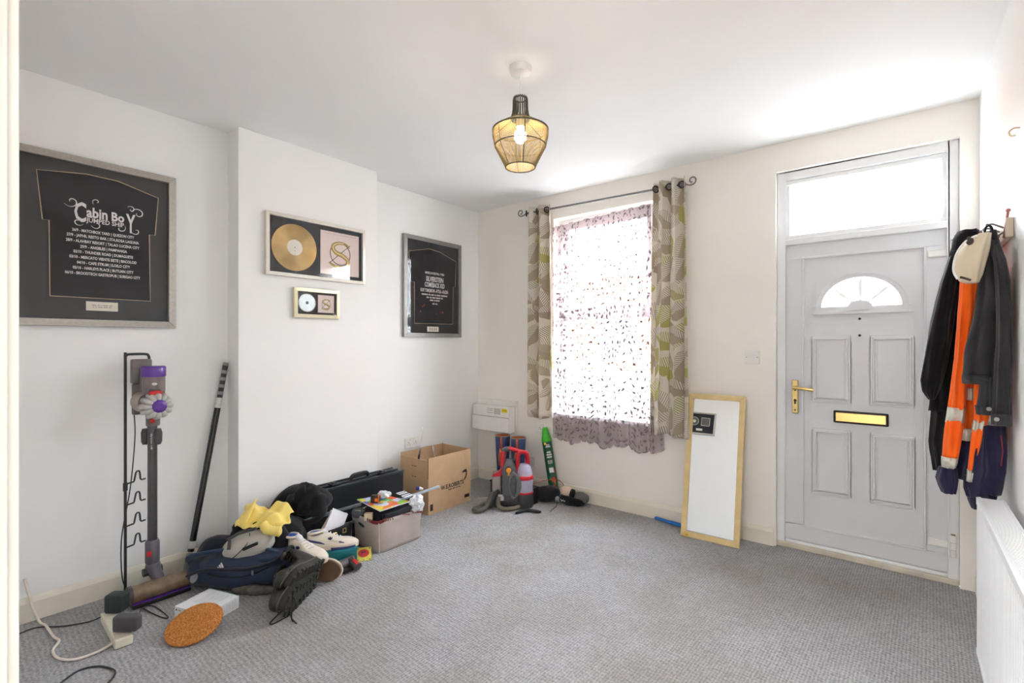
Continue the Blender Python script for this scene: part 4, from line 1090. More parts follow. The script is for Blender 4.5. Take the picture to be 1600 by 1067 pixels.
obj('piping', MB().tube(bez([fr(BC,-0.10,0.172,0.03),fr(BC,0.0,0.176,0.012),fr(BC,0.12,0.165,0.02),fr(BC,0.2,0.14,0.05)],6),0.004,6), M_NAVY2, bp, smooth=True)
obj('zip_puller', MB().obox(fr(BC,0.135,0.172,0.035),LAT,-FWD,UP,0.005,0.002,0.011), mat('zip_grey',(120,124,132),0.4,0.5), bp)
lgc = fr(BC,-0.03,0.166,0.062); lr = (LAT*0.9+UP*0.25).normalized(); lu = (UP*0.85-FWD*0.1-LAT*0.2).normalized()
for k, hgt in enumerate((0.012,0.020,0.028)):
    c0 = lgc+lr*(0.011*(k-1)); 
    obj('badge_bar', MB().prism([c0-lr*0.004-lu*0.006, c0+lr*0.004-lu*0.006, c0+lr*0.001+lu*(hgt-0.006), c0-lr*0.006+lu*(hgt-0.008)], lr.cross(lu)*0.002), M_INK, bp)
obj('badge', MB().lathe([(0.024,0),(0.024,0.002)], fr(BC,-0.175,0.152,0.0), 24, (-FWD+UP*0.5-LAT*0.35)), mat('badge_grey',(150,152,158),0.5), bp)
obj('dusty_base', MB().blob(fr(BC,0.13,0.155,-0.06),(0.11,0.022,0.024),FR,2.4,0.006,2,30,14,2,flat=0.001), mat('dusty_navy',(96,92,86),0.9,var=0.45,nscale=26), bp, smooth=True)

gc = thing('fabric_case', 'grey rounded felt case with a black handle resting on the backpack', 'case', (0.43,-2.30,0.16))
GC = Vector((0.455,-2.305,0.205))
obj('shell', MB().blob(GC,(0.135,0.085,0.068),FR @ Matrix.Rotation(R(-14),3,'Y'),2.3,0.0,1,44,24), fabric('pale_grey_felt',(186,182,174),1100,0.25,0.95,var=0.06), gc, smooth=True)
obj('zip_line', MB().tube(bez([fr(GC,0.02,0.03,0.075),fr(GC,0.035,0.07,0.045),fr(GC,0.0,0.092,0.0),fr(GC,-0.045,0.082,-0.04)],8),0.0022,6), M_RUBBER, gc, smooth=True)
obj('handle', MB().tube([fr(GC,-0.075,0.065,0.055),fr(GC,-0.02,0.06,0.085),fr(GC,0.06,0.045,0.105)],[(0.008,0.012)]*3,10), M_CHAR, gc)
obj('strap_end', MB().tube([fr(GC,-0.062,0.072,0.055),fr(GC,-0.056,0.092,0.012)],[(0.004,0.008)]*2,8), M_CHAR, gc)
obj('arm', MB().tube([fr(GC,0.02,0.095,0.015),fr(GC,0.085,0.075,0.040)],0.0085,10), M_RUBBER, gc, smooth=True, auto=40)
obj('cord', MB().tube(bez([fr(GC,-0.135,0.02,0.0),fr(GC,-0.11,0.045,0.02),fr(GC,-0.085,0.05,0.045),fr(GC,-0.07,0.06,0.055)],5),0.0016,6), M_RUBBER, gc)

M_BLKCOT = fabric('black_cotton',(27,26,31),700,0.25,0.95,fold=0.10)
M_BLKCOT2 = fabric('black_fleece',(24,24,27),500,0.3,0.95,fold=0.06)
h1 = thing('crumpled_hoodie', 'black crumpled hoodie heaped under the yellow cloth', 'hoodie', (0.36,-2.12,0.0))
obj('body', MB().blob((0.37,-2.140,0.148),(0.185,0.155,0.150),rz(35),2.3,0.035,0.9,56,30,11,flat=0.001), M_BLKCOT, h1, smooth=True)
obj('sleeve', MB().tube(bez([fr((0.40,-2.14,0.20),-0.10,0.06,0.06),fr((0.40,-2.14,0.20),0.0,0.09,0.065),fr((0.40,-2.14,0.20),0.06,0.09,0.03),fr((0.40,-2.14,0.20),0.075,0.11,-0.05),fr((0.40,-2.14,0.20),0.05,0.12,-0.11)],6),[0.05,0.052,0.05,0.055,0.05]*5+[0.04],16), M_BLKCOT, h1, smooth=True)
obj('sleeve', MB().tube(bez([fr((0.37,-2.16,0.26),-0.16,0.03,-0.07),fr((0.37,-2.16,0.26),-0.14,0.01,0.0),fr((0.37,-2.16,0.26),-0.05,-0.02,0.03),fr((0.37,-2.16,0.26),0.06,-0.04,0.04)],6),[0.038,0.045,0.042]*6+[0.04],16), M_BLKCOT, h1, smooth=True)

yc = thing('yellow_cloth', 'crumpled bright yellow cloth on top of the black hoodie', 'cloth', (0.44,-2.21,0.28))
M_YEL = fabric('yellow_terry',(246,222,128),600,0.35,0.95,var=0.06,fold=0.03)
YC = Vector((0.450,-2.215,0.338))
def ycl(u, v):
    a = (u-0.5)*0.25; b = (v-0.5)*0.17
    z = 0.014*math.sin(u*11+v*2)+0.013*math.sin(v*9-u*6)+0.007*math.sin(u*23+v*7)+0.004*math.exp(-((u-0.85)**2+(v-0.10)**2)*40)-0.03*max(0,u-0.55)-0.10*max(0,abs(u-0.5)-0.36)-0.05*max(0,v-0.8)
    return fr(YC, a-0.012*math.sin(v*9), b*0.8, z - b*0.42)
obj('fold', MB().grid(ycl, 60, 40), M_YEL, yc, smooth=True, solid=0.006)
obj('peak', MB().tube(bez([fr(YC,-0.12,0.04,-0.045),fr(YC,-0.10,0.02,0.0),fr(YC,-0.075,0.0,0.05),fr(YC,-0.055,-0.01,0.09)],6),[(0.018,0.030),(0.022,0.042),(0.024,0.046),(0.024,0.046),(0.023,0.045),(0.022,0.042)]+[(0.020,0.040),(0.019,0.037),(0.018,0.033),(0.016,0.028),(0.014,0.024),(0.012,0.020)]+[(0.011,0.017),(0.010,0.014),(0.008,0.011),(0.006,0.009),(0.005,0.007),(0.004,0.005),(0.002,0.003)],14), M_YEL, yc, smooth=True)
obj('rolled_end', MB().tube(bez([fr(YC,0.02,0.07,-0.02),fr(YC,0.05,0.085,-0.045),fr(YC,0.09,0.085,-0.055),fr(YC,0.125,0.08,-0.058)],5),[0.022,0.026,0.021,0.027,0.022,0.027,0.023,0.026,0.021,0.027,0.022,0.027,0.024,0.028,0.022,0.014],14), M_YEL, yc, smooth=True)

h2 = thing('hooded_jacket', 'black hooded jacket with eyelets draped over the case end', 'jacket', (0.34,-1.95,0.0))
obj('body', MB().blob((0.275,-1.97,0.16),(0.085,0.16,0.165),rz(0),2.4,0.025,0.9,50,28,21,flat=0.0), M_BLKCOT2, h2, smooth=True)
HC = Vector((0.37,-1.925,0.340))
def hoodf(w, q):
    # peaked hood: drawn up to a blunt point and drooping to the viewer's right
    k = 1.0-0.52*max(0, q.z)**1.3+0.12*max(0,-q.z); return (w.x*k-0.012*max(0,q.z)+0.010*math.sin(q.x*9+q.z*3), w.y*k+0.010*math.sin(q.x*7-q.z*5), w.z*(1.0+0.10*max(0,q.z)))
obj('hood', MB().blob(HC,(0.118,0.095,0.100),FR,2.2,0.016,0.9,64,36,38,fn=hoodf), M_BLKCOT2, h2, smooth=True)
obj('hood_fold', MB().blob(fr(HC,0.075,0.03,-0.03),(0.048,0.062,0.070),FR,2.2,0.020,0.9,40,22,37), M_BLKCOT2, h2, smooth=True)
obj('shoulder', MB().tube(bez([fr(HC,-0.235,-0.03,-0.10),fr(HC,-0.17,-0.05,-0.025),fr(HC,-0.10,-0.04,0.01),fr(HC,-0.02,-0.02,0.0)],6),[0.03,0.036,0.04,0.043,0.046,0.048,0.05,0.052,0.055,0.057,0.06,0.062,0.066,0.070,0.076,0.082,0.086,0.088,0.09],16), M_BLKCOT2, h2, smooth=True)
obj('collar', MB().tube(bez([fr(HC,-0.12,0.06,-0.085),fr(HC,-0.05,0.09,-0.112),fr(HC,0.04,0.09,-0.112),fr(HC,0.10,0.06,-0.08)],6),[(0.018,0.026)]*19,12), M_BLKCOT, h2, smooth=True)
obj('eyelet', MB().lathe([(0.0085,0),(0.0085,0.002),(0.004,0.003)], fr(HC,-0.045,0.114,-0.110), 16, -FWD), mat('steel_ring',(196,196,200),0.25,0.9), h2)

M_CASE = mat('black_case_vinyl',(20,22,27),0.5,var=0.08,bump=0.3,bscale=400)
M_CASETRIM = mat('blackened_aluminium',(70,74,80),0.32,0.7)
kc = thing('long_hard_case', 'long black hard case with carry handle standing along the chimney breast', 'case', (0.27,-1.5,0))
obj('shell', MB().box(0.205,0.340,-1.80,-1.175,0.004,0.352), M_CASE, kc, bevel=0.006)
obj('rim', MB().box(0.266,0.274,-1.802,-1.173,0.002,0.362).box(0.203,0.212,-1.802,-1.173,0.350,0.360).box(0.332,0.343,-1.802,-1.173,0.350,0.362), M_CASETRIM, kc, bevel=0.002)
hn = obj('handle', MB().tube(bez([(0.285,-1.575,0.366),(0.285,-1.57,0.385),(0.285,-1.545,0.394),(0.285,-1.47,0.394),(0.285,-1.445,0.385),(0.285,-1.44,0.366)],5),[(0.010,0.012)]*26,12), M_RUBBER, kc, smooth=True)
for y in (-1.70,-1.32): obj('latch', MB().box(0.255,0.305,y-0.028,y+0.028,0.358,0.370).box(0.262,0.298,y-0.014,y+0.014,0.368,0.378), M_CASETRIM, kc, bevel=0.002)
for z in (0.015,0.335): obj('corner_stud', MB().lathe([(0.009,0),(0.007,0.004)], (0.340,-1.195,z), 14, (1,0,0)), M_CASETRIM, kc)

oc = thing('open_case', 'open black equipment case with grey aluminium rims behind the trainers', 'case', (0.41,-1.84,0))
M_ALU = mat('grey_aluminium',(136,144,152),0.4,0.5)
oy0, oy1 = -2.02, -1.545
ocb = MB(); ocb.box(0.345,0.353,oy0,oy1,0,0.200); ocb.box(0.455,0.463,oy0,oy1,0,0.148); ocb.box(0.353,0.455,oy0,oy0+0.008,0,0.16); ocb.box(0.353,0.455,oy1-0.008,oy1,0,0.16); ocb.box(0.353,0.455,oy0,oy1,0,0.01)
obj('tray', ocb, M_CASE, oc)
obj('rim', MB().box(0.341,0.357,oy0-0.004,oy1+0.004,0.196,0.216), M_ALU, oc, bevel=0.003)
obj('rim', MB().box(0.452,0.467,oy0-0.004,oy1+0.004,0.144,0.158), M_ALU, oc, bevel=0.003)
obj('latch', MB().blob((0.350,oy1+0.004,0.216),(0.010,0.016,0.008)), mat('steel_ring',(196,196,200)), oc, smooth=True)

tb_ = thing('tote_bag', 'black tote bag with gold buckles holding loose papers', 'bag', (0.52,-1.85,0))
def toteface(u, v):
    return Vector((0.565+0.012*math.sin(u*7)*v-0.02*(1-v)*0, -1.985+0.25*u, 0.18-0.18*v-0.010*math.sin(PI*u)*(1-v)))
tm = MB()
def totef(u, v):
    a = 2*PI*u; hw = 0.125; hd = 0.036*(0.6+0.6*v)
    ca, sa = math.cos(a), math.sin(a)
    return Vector((0.530+hd*math.copysign(abs(sa)**0.6, sa)+0.004*math.sin(5*a+6*v), -1.86+hw*math.copysign(abs(ca)**0.6, ca), 0.185*(1-v)+0.006*math.sin(a*2)*(1-v)))
obj('body', MB().grid(totef, 48, 14, True), fabric('black_leatherette',(24,25,30),300,0.3,0.5,fold=0.05), tb_, smooth=True, solid=0.004)
obj('bottom', MB().box(0.496,0.566,-1.975,-1.745,0.001,0.012), MATS['black_leatherette'], tb_, bevel=0.004)
for y, z in ((-1.93,0.150),(-1.80,0.158)):
    bk = obj('buckle', frame_rect(MB(),-0.012,0.012,-0.014,0.014,0.004,-0.003,0.003), M_BRASS, tb_)
    bk.rotation_euler = (0,0,R(90)); bk.location = Vector((0.560,y,z))-wloc(tb_)
obj('clasp', MB().blob((0.560,-1.865,0.156),(0.006,0.020,0.008)), M_BRASS, tb_, smooth=True)
M_PAPER = mat('white_paper',(232,232,238),0.8,var=0.03,nscale=60)
for k, (dy, dz, tilt, m_) in enumerate(((0,0,18,M_PAPER),(-0.014,-0.008,24,mat('pink_paper',(232,196,190),0.8)),(0.012,-0.012,10,M_PAPER),(-0.026,-0.016,30,mat('buff_folder',(224,212,196),0.8)))):
    ta = R(tilt+14); yv = Vector((0,math.cos(ta),-math.sin(ta))).normalized(); zv = Vector((-0.15,math.sin(ta),math.cos(ta))).normalized(); zv = (zv-yv*zv.dot(yv)).normalized()
    c = Vector((0.535-0.006*k,-1.865+dy,0.155+dz))
    o_ = tag(obj('paper_sheet', MB().obox(c+zv*0.03, yv, zv, yv.cross(zv), 0.060, 0.100, 0.0006+0.0004*k), m_, None), ['white printed letter standing highest in the black tote bag','pink sheet tucked behind the white letter in the tote bag','white sheet leaning right in the black tote bag','buff folder edge at the left of the papers in the tote bag'][k], 'paper', 'papers in the tote bag')
# ------------------------------------------------------------------ shoes
def shoe_parts(L=0.285, W=0.050, hh=0.095, sole=0.028, toe_h=0.055, shaft=0.0):
    """shoe pointing along +x, heel at x=0, sole on z=0; returns dict of MB"""
    def outline(u):
        w = W*(0.66+0.12*math.sin(PI*u*0.9)+0.34*math.exp(-((u-0.70)/0.22)**2))
        if u < 0.10: w *= math.sqrt(max(0, 1-((0.10-u)/0.10)**2))*0.75+0.25*(u/0.10)
        if u > 0.80: w *= math.sqrt(max(0.0, 1-((u-0.80)/0.20)**2))
        return max(0.001, w)
    us = [0,0.015,0.04,0.08,0.14,0.22,0.32,0.42,0.52,0.62,0.72,0.80,0.87,0.93,0.97,1.0]
    so = MB(); pts = [(L*u, outline(u)+0.004) for u in us]
    ol = [(x, w) for x, w in pts] + [(x, -w) for x, w in pts[::-1]]
    so.prism([(x, y, 0) for x, y in ol], (0,0,sole))
    up = MB(); n = 16; vs = []; fs = []
    def top(u):
        if u < 0.30: return hh+shaft*(1 if u < 0.24 else (0.30-u)/0.06)-0.012*math.sin(PI*u/0.30)*(0 if shaft else 1)
        if u < 0.72: k = (u-0.30)/0.42; return hh+(toe_h-hh)*(k*k*(3-2*k))
        k = (u-0.72)/0.28; return toe_h*math.sqrt(max(0.0, 1-k*k*0.75))
    for u in us:
        w = outline(u); t = top(u)
        for i in range(n+1):
            a = PI*i/n; ca, sa = math.cos(a), math.sin(a)
            p_ = 0.55 if u > 0.35 else 0.42
            ww = w*(1-(0.30 if u < 0.5 else 0.12)*max(0, sa)**2)
            vs.append(Vector((L*u, ww*math.copysign(abs(ca)**p_, ca), sole*0.6+(t-sole*0.6)*abs(sa)**(0.75))))
    for j in range(len(us)-1):
        for i in range(n): fs.append((j*(n+1)+i, j*(n+1)+i+1, (j+1)*(n+1)+i+1, (j+1)*(n+1)+i))
    fs.append(tuple(range(n+1))[::-1]); fs.append(tuple((len(us)-1)*(n+1)+i for i in range(n+1)))
    up.add(vs, fs)
    op = MB().blob((L*0.155,0,hh+shaft-0.004),(L*0.120,W*0.50,0.010),None,2.0,0,1,24,10)
    collar = MB().tube([(L*0.155+L*0.135*math.cos(2*PI*k/24), W*0.56*math.sin(2*PI*k/24), hh+shaft-0.002+0.010*abs(math.cos(PI*k/24))) for k in range(24)], 0.007, 8, closed=True)
    tongue = MB().blob((L*0.33,0,hh+shaft*0.9+0.004),(L*0.075,W*0.36,0.012),Matrix.Rotation(R(28),3,'Y'),2.4,0,1,20,10)
    laces = []
    for k in range(5):
        u = 0.36+0.065*k; z = top(u)
        y = W*0.42
        laces.append(MB().tube(bez([(L*u,-y,z-0.016),(L*(u+0.01),-y*0.5,z+0.002),(L*(u+0.022),y*0.5,z+0.002),(L*(u+0.03),y,z-0.016)],4),0.0032,6))
    return dict(sole=so, upper=up, opening=op, collar=collar, tongue=tongue, laces=laces, top=top, outline=outline)
def place_shoe(name, label, group, M3, loc, mats, kind='shoe', stripes=None, **kw):
    P = shoe_parts(**kw); loc = Vector(loc)
    t = thing(name, label, kind, loc, group)
    obj('upper', xf(P['upper'], M3, loc), mats['upper'], t, smooth=True, auto=60)
    obj('sole', xf(P['sole'], M3, loc), mats['sole'], t, bevel=0.004)
    obj('lining', xf(P['opening'], M3, loc+M3 @ Vector((0,0,0.006))), mats['lining'], t, smooth=True)
    obj('collar', xf(P['collar'], M3, loc), mats.get('collar', mats['upper']), t, smooth=True)
    obj('tongue', xf(P['tongue'], M3, loc), mats.get('tongue', mats['upper']), t, smooth=True)
    for l in P['laces']: obj('lace', xf(l, M3, loc), mats['lace'], t, smooth=True)
    return t, P
M_LEATHW = mat('off_white_leather',(228,218,204),0.55,var=0.04,nscale=40)
M_BLUE = fabric('royal_blue_lining',(38,72,168),600,0.2)
M_BLUES = mat('navy_blue_rubber',(54,62,122),0.6)
SN = dict(upper=M_LEATHW, sole=mat('cream_rubber',(222,208,190),0.6), lining=M_BLUE, collar=M_LEATHW, tongue=mat('white_mesh',(226,224,226),0.8), lace=mat('white_lace',(230,228,232),0.85))
def euler(rx, ry, rz_): return (Matrix.Rotation(R(rz_),3,'Z') @ Matrix.Rotation(R(ry),3,'Y') @ Matrix.Rotation(R(rx),3,'X'))
def decorate(t, M3, loc, side=-1):
    """blue sole line, heel wave and trefoil on the side that faces the room"""
    loc = Vector(loc)
    def q(u, w, z): return M3 @ Vector((0.285*u, side*w, z)) + loc
    P_ = shoe_parts()
    o_ = P_['outline']
    obj('sole_line', MB().tube([q(u, o_(u)+0.0052, 0.008) for u in (0.45,0.55,0.65,0.75,0.85,0.92)], [(0.007,0.0016)]*6, 6), M_BLUES, t)
    obj('heel_wave', MB().tube([q(0.02,o_(0.05)*0.82,0.060),q(0.12,o_(0.12)*1.0,0.056),q(0.24,o_(0.24)*0.99,0.046),q(0.33,o_(0.33)*1.02,0.036)], [(0.006,0.002),(0.006,0.002),(0.006,0.002),(0.002,0.001)], 6), M_BLUES, t)
    obj('toe_flash', MB().tube([q(0.60,o_(0.6)*0.93,0.042),q(0.70,o_(0.7)*0.95,0.036)], [(0.006,0.002),(0.002,0.001)], 6), M_BLUES, t)
    c = 0.43
    lf = MB()
    for a in (-38,0,38):
        d = Vector((math.sin(R(a)),0,math.cos(R(a))))
        b = q(c, o_(c)*0.96, 0.056); e = M3 @ (d*0.020); s_ = M3 @ (Vector((d.z,0,-d.x))*0.005)
        nrm = (M3 @ Vector((0,side,-0.0))).normalized()
        e2 = e - nrm*0.006*math.cos(R(a))
        lf.prism([b+nrm*0.003, b+e2*0.55+s_+nrm*0.003, b+e2+nrm*0.003, b+e2*0.55-s_+nrm*0.003], -nrm*0.003)
    g_ = obj('trefoil', lf, mat('logo_navy',(40,50,90),0.6), t); g_['kind'] = 'stuff'
m1_ = euler(4, 4, 18); l1 = (0.505,-2.130,0.128)
s1, P1 = place_shoe('trainer', 'off-white trainer with royal blue lining, left of the white pair on the pile', 'white and blue trainers', m1_, l1, SN)
decorate(s1, m1_, l1)
m2_ = euler(-6, 2, 62); l2 = (0.535,-2.025,0.100)
s2, P2 = place_shoe('trainer', 'off-white trainer on the teal box, toe towards the felt basket', 'white and blue trainers', m2_, l2, SN)
decorate(s2, m2_, l2)
tl_ = thing('teal_box', 'flat teal cardboard box under the right-hand white trainer', 'box', (0.68,-1.90,0))
M_TEAL = mat('teal_card',(24,120,130),0.6)
d_ = Vector((math.cos(R(62)),math.sin(R(62)),0)); n_ = UP.cross(d_)
tc = Vector((0.615,-1.897,0.054))
obj('base', MB().obox(tc, d_, n_, UP, 0.120, 0.045, 0.040), M_TEAL, tl_, bevel=0.002)
obj('lid', MB().obox(tc+UP*0.039, d_, n_, UP, 0.122, 0.047, 0.006), mat('teal_lid',(30,134,146),0.6), tl_, bevel=0.002)
GUM = dict(upper=mat('beige_suede',(196,182,162),0.9), sole=mat('brown_gum_rubber',(96,72,52),0.7,bump=0.4,bscale=300), lining=mat('beige_lining',(170,156,136),0.9), lace=mat('white_lace',(230,228,232)))
m3_ = Matrix((LAT, -UP, FWD)).transposed() @ Matrix.Rotation(R(-10),3,'X'); l3 = (0.622,-2.150,0.056)
s3, P3 = place_shoe('trainer', 'beige shoe on its side showing a brown gum sole beside the boots', 'loose shoes', m3_, l3, GUM, L=0.26, W=0.047)
rim = MB(); o_ = P3['outline']; us = [k/24 for k in range(25)]
rp = [(0.26*u, o_(u)+0.005, 0.020) for u in us]+[(0.26*u, -o_(u)-0.005, 0.020) for u in us[::-1]]
obj('welt', xf(MB().tube(rp, 0.006, 6, closed=True), m3_, l3), mat('cream_rubber',(222,208,190)), s3)
# black work boots lying over each other
M_BOOT = mat('black_boot_leather',(42,40,36),0.42,var=0.18,nscale=18,bump=0.35,bscale=45,bdist=0.004)
M_BSOLE = mat('boot_sole_rubber',(48,46,42),0.7,var=0.15,bump=0.4,bscale=80,bdist=0.003)
BT = dict(upper=M_BOOT, sole=M_BSOLE, lining=M_RUBBER, collar=mat('boot_collar',(36,33,32),0.8), lace=M_RUBBER)
def boot(label, M3, loc, long_laces=None):
    t, P = place_shoe('work_boot', label, 'black work boots', M3, loc, BT, kind='boot', L=0.275, W=0.055, hh=0.105, sole=0.034, toe_h=0.078, shaft=0.075)
    loc = Vector(loc); o_ = P['outline']
    tr_ = MB()
    for k in range(9):
        u = 0.06+0.105*k
        for s in (-1, 1):
            tr_.obox((0.29*u, s*(o_(min(u,0.95))*0.86), -0.004), (1,0,0), (0,1,0), (0,0,1), 0.010, 0.014, 0.006)
    g_ = obj('tread', xf(tr_, M3, loc), M_BSOLE, t); g_['kind'] = 'stuff'
    us_ = [q_/20 for q_ in range(21)]
    rp_ = [(0.29*q_, o_(q_)+0.004, 0.034) for q_ in us_]+[(0.29*q_, -o_(q_)-0.004, 0.034) for q_ in us_[::-1]]
    obj('welt', xf(MB().tube(rp_, 0.0035, 6, closed=True), M3, loc), mat('boot_welt',(92,86,74),0.7), t)
    obj('toe_cap', xf(MB().blob((0.29*0.86,0,0.056),(0.042,0.049,0.034),None,2.3,0,1,28,16), M3, loc), M_BOOT, t, smooth=True)
    for k in range(4):
        z = 0.115+0.018*k
        obj('lace', xf(MB().tube([(0.29*0.30,-0.018,z),(0.29*0.315,0,z+0.003),(0.29*0.30,0.018,z+0.004)],0.0028,6), M3, loc), M_RUBBER, t)
    return t
mb1 = Matrix.Rotation(R(-8),3,'Z') @ Matrix((-FWD, UP, -LAT)).transposed() @ Matrix.Rotation(R(-14),3,'X'); lb1 = (0.815,-2.120,0.062)
bt1 = boot('black leather work boot lying in front with loose laces on the carpet', mb1, lb1)
for pts in ([(452,925,0.10),(462,940,0.06),(455,958,0.01),(440,968,0.004),(425,975,0.004),(423,972,0.004),(440,955,0.02),(450,948,0.05)],[(458,930,0.09),(457,950,0.04),(456,965,0.006),(463,974,0.004)],[(452,935,0.08),(453,955,0.02),(457,970,0.004)]):
    obj('lace', MB().tube(bez([onz(*p) for p in pts],6),0.0030,6), M_RUBBER, bt1, smooth=True)
mb2 = Matrix.Rotation(R(-12),3,'Z') @ Matrix((-FWD, UP, -LAT)).transposed() @ Matrix.Rotation(R(-22),3,'X') @ Matrix.Rotation(R(4),3,'Z'); lb2 = (0.790,-2.080,0.112)
bt2 = boot('black leather work boot lying behind, its ridged sole facing the basket', mb2, lb2)

# vacuum hand tool with a red catch
vt = thing('vacuum_tool', 'grey vacuum hand tool with a red catch on the carpet beside the trainers', 'tool', (0.72,-1.88,0))
obj('barrel', MB().tube([Vector((0.695,-1.975,0.036))+Vector((0.03,0,0)), Vector((0.690,-1.845,0.036))+Vector((0.03,0,0))],[0.026,0.030],20), mat('tool_grey',(96,92,96),0.35), vt, smooth=True, auto=40)
obj('bristle_slot', MB().box(0.735,0.775,-1.94,-1.82,0.004,0.028), M_RUBBER, vt, bevel=0.008)
obj('nozzle', MB().tube([Vector((0.73,-1.87,0.05)),Vector((0.80,-1.865,0.026))],[0.020,0.024],18), mat('tool_dark',(70,64,64),0.4), vt, smooth=True, auto=40)
obj('catch', MB().obox(Vector((0.783,-1.868,0.052)),(0.9,0.05,-0.35),(0,1,0),(0.35,0,0.9),0.022,0.010,0.005), M_REDP, vt, bevel=0.003)

cd_ = thing('picture_card', 'yellow and green picture card with a red circle leaning by the felt basket', 'card', (0.66,-1.75,0))
cu_ = Vector((0.55,0.83,0.0)).normalized(); cw_ = Vector((-0.72,0.48,0.32)).normalized(); cn_ = cu_.cross(cw_).normalized()
cc_ = Vector((0.668,-1.738,0.022))
obj('sheet', MB().obox(cc_, cu_, cw_, cn_, 0.045, 0.055, 0.0012), mat('yellow_card',(222,206,92),0.6,var=0.1,nscale=60), cd_)
obj('red_disc', MB().lathe([(0.032,0),(0.032,0.0006)], cc_+cn_*0.0012+cw_*0.006, 28, cn_), mat('red_print',(206,62,54),0.6), cd_)
text('letter', 'L', cc_+cn_*0.002+cw_*0.006, cw_*-1, cu_, 0.022, 0.026, mat('navy_print',(40,48,96),0.6), cd_, 0.02)
for a, b, w in ((-0.034,-0.044,0.008),(0.034,-0.046,0.007),(-0.036,0.046,0.008),(0.036,0.044,0.007),(0.0,-0.048,0.006)):
    obj('leaf_print', MB().blob(cc_+cu_*a+cw_*b+cn_*0.0012,(w,w*0.6,0.0006),Matrix((cu_,cw_,cn_)).transposed(),2,0,1,14,6), mat('green_print',(44,120,84),0.6), cd_)

# ------------------------------------------------------------------ felt basket and what is in it
fb0 = thing('felt_basket', 'grey felt storage basket with red blanket-stitched rim, full of odds and ends', 'basket', (0.55,-1.48,0))
M_FELT = fabric('grey_beige_felt',(180,168,162),420,0.5,1.0,var=0.12)
def felt(u, v):
    a = 2*PI*u; ca, sa = math.cos(a), math.sin(a); p_ = 0.30
    g = 0.94+0.06*v
    return Vector((0.555+0.155*g*math.copysign(abs(ca)**p_, ca), -1.483+0.185*g*math.copysign(abs(sa)**p_, sa), v*(0.205-0.028*math.cos(2*a)*0.0-0.026*(max(0,sa))-0.012*abs(math.sin(2*a+0.5)))))
obj('wall', MB().grid(felt, 72, 10, True), M_FELT, fb0, smooth=True, solid=0.006)
obj('bottom', MB().box(0.42,0.69,-1.65,-1.315,0.001,0.010), M_FELT, fb0)
st_ = MB()
for k in range(110):
    p_ = felt(k/110, 1.0); q_ = felt(k/110+0.003, 0.94); c = Vector((0.555,-1.483,0)); o2 = (Vector((p_.x,p_.y,0))-c).normalized()*0.0045
    st_.tube([p_-o2+UP*0.004, p_+o2+UP*0.004, q_+o2*1.2], 0.0026, 4)
g_ = obj('rim_stitching', st_, mat('red_brown_yarn',(120,48,44),0.9), fb0); g_['kind'] = 'stuff'
obj('corner_seam', MB().tube([felt(0.877,0.02)+Vector((0.006,-0.004,0)),felt(0.877,0.5)+Vector((0.005,-0.004,0)),felt(0.877,0.97)+Vector((0.005,-0.004,0))],0.0035,6), mat('felt_seam',(206,194,188),0.95), fb0)
obj('handle_slot', MB().blob((0.545,-1.6705,0.150),(0.034,0.003,0.010),Matrix.Rotation(R(12),3,'Y'),2,0,1,20,8), mat('dark_teal_gap',(22,62,66),0.8), fb0)
bj = thing('folded_jacket', 'black jacket stuffed into the top of the felt basket', 'jacket', (0.55,-1.47,0.1))
obj('body', MB().blob((0.555,-1.475,0.185),(0.128,0.158,0.070),rz(0),2.8,0.012,0.9,48,22,41), fabric('black_nylon',(30,29,38),800,0.2,0.7,fold=0.04), bj, smooth=True)
obj('rolled_edge', MB().tube(bez([(0.675,-1.60,0.205),(0.690,-1.50,0.205),(0.685,-1.40,0.220),(0.64,-1.335,0.245),(0.56,-1.33,0.255)],6),[0.018]*25,12), MATS['black_nylon'], bj, smooth=True)
def patchwork():
    t = NT('rainbow_print'); c = t.coord('Object')
    v = t.n('ShaderNodeTexVoronoi', voronoi_dimensions='2D', distance='CHEBYCHEV'); sc = t.vmath('MULTIPLY', c, (22,16,1)); t.l(sc, v.inputs['Vector']); v.inputs['Scale'].default_value = 1.0; v.inputs['Randomness'].default_value = 0.5
    s_ = t.n('ShaderNodeSeparateColor'); t.l(v.outputs['Color'], s_.inputs[0])
    stops = [(0.0,srgb(232,92,36)),(0.16,srgb(232,204,60)),(0.30,srgb(60,96,200)),(0.44,srgb(150,204,60)),(0.58,srgb(206,214,240)),(0.72,srgb(214,48,40)),(0.84,srgb(96,196,90)),(0.93,srgb(230,130,50))]
    nd = t.n('ShaderNodeValToRGB'); t.l(s_.outputs[0], nd.inputs[0]); nd.color_ramp.interpolation = 'CONSTANT'
    e = nd.color_ramp.elements
    while len(e) < len(stops): e.new(0.5)
    for i, (p_, c_) in enumerate(stops): e[i].position = p_; e[i].color = c_
    t.principled(nd.outputs[0], 0.35, 0, None, 0.5); return t.m
bg = thing('activity_book', 'rainbow-coloured activity book lying on the black jacket in the basket', 'book', (0.60,-1.52,0.25))
bz = 0.268
c00, c10, c11, c01 = onz(558,780,bz+0.012), onz(594,798,bz-0.004), onz(640,783,bz-0.004), onz(601,773,bz+0.012)
n9 = geometry.normal([c00,c10,c11,c01]); n9 = n9 if n9.z > 0 else -n9
obj('pages', MB().prism([c00,c10,c11,c01], -n9*0.006), M_PAPER, bg)
obj('cover', MB().prism([c00,c10,c11,c01], n9*0.0012), patchwork(), bg)
print_line((c00+c10+c11+c01)/4+n9*0.0016+Vector((0.02,0,0)), (c11-c10), (c00-c10), 0.07, 0.014, M_INK, bg, (7,))
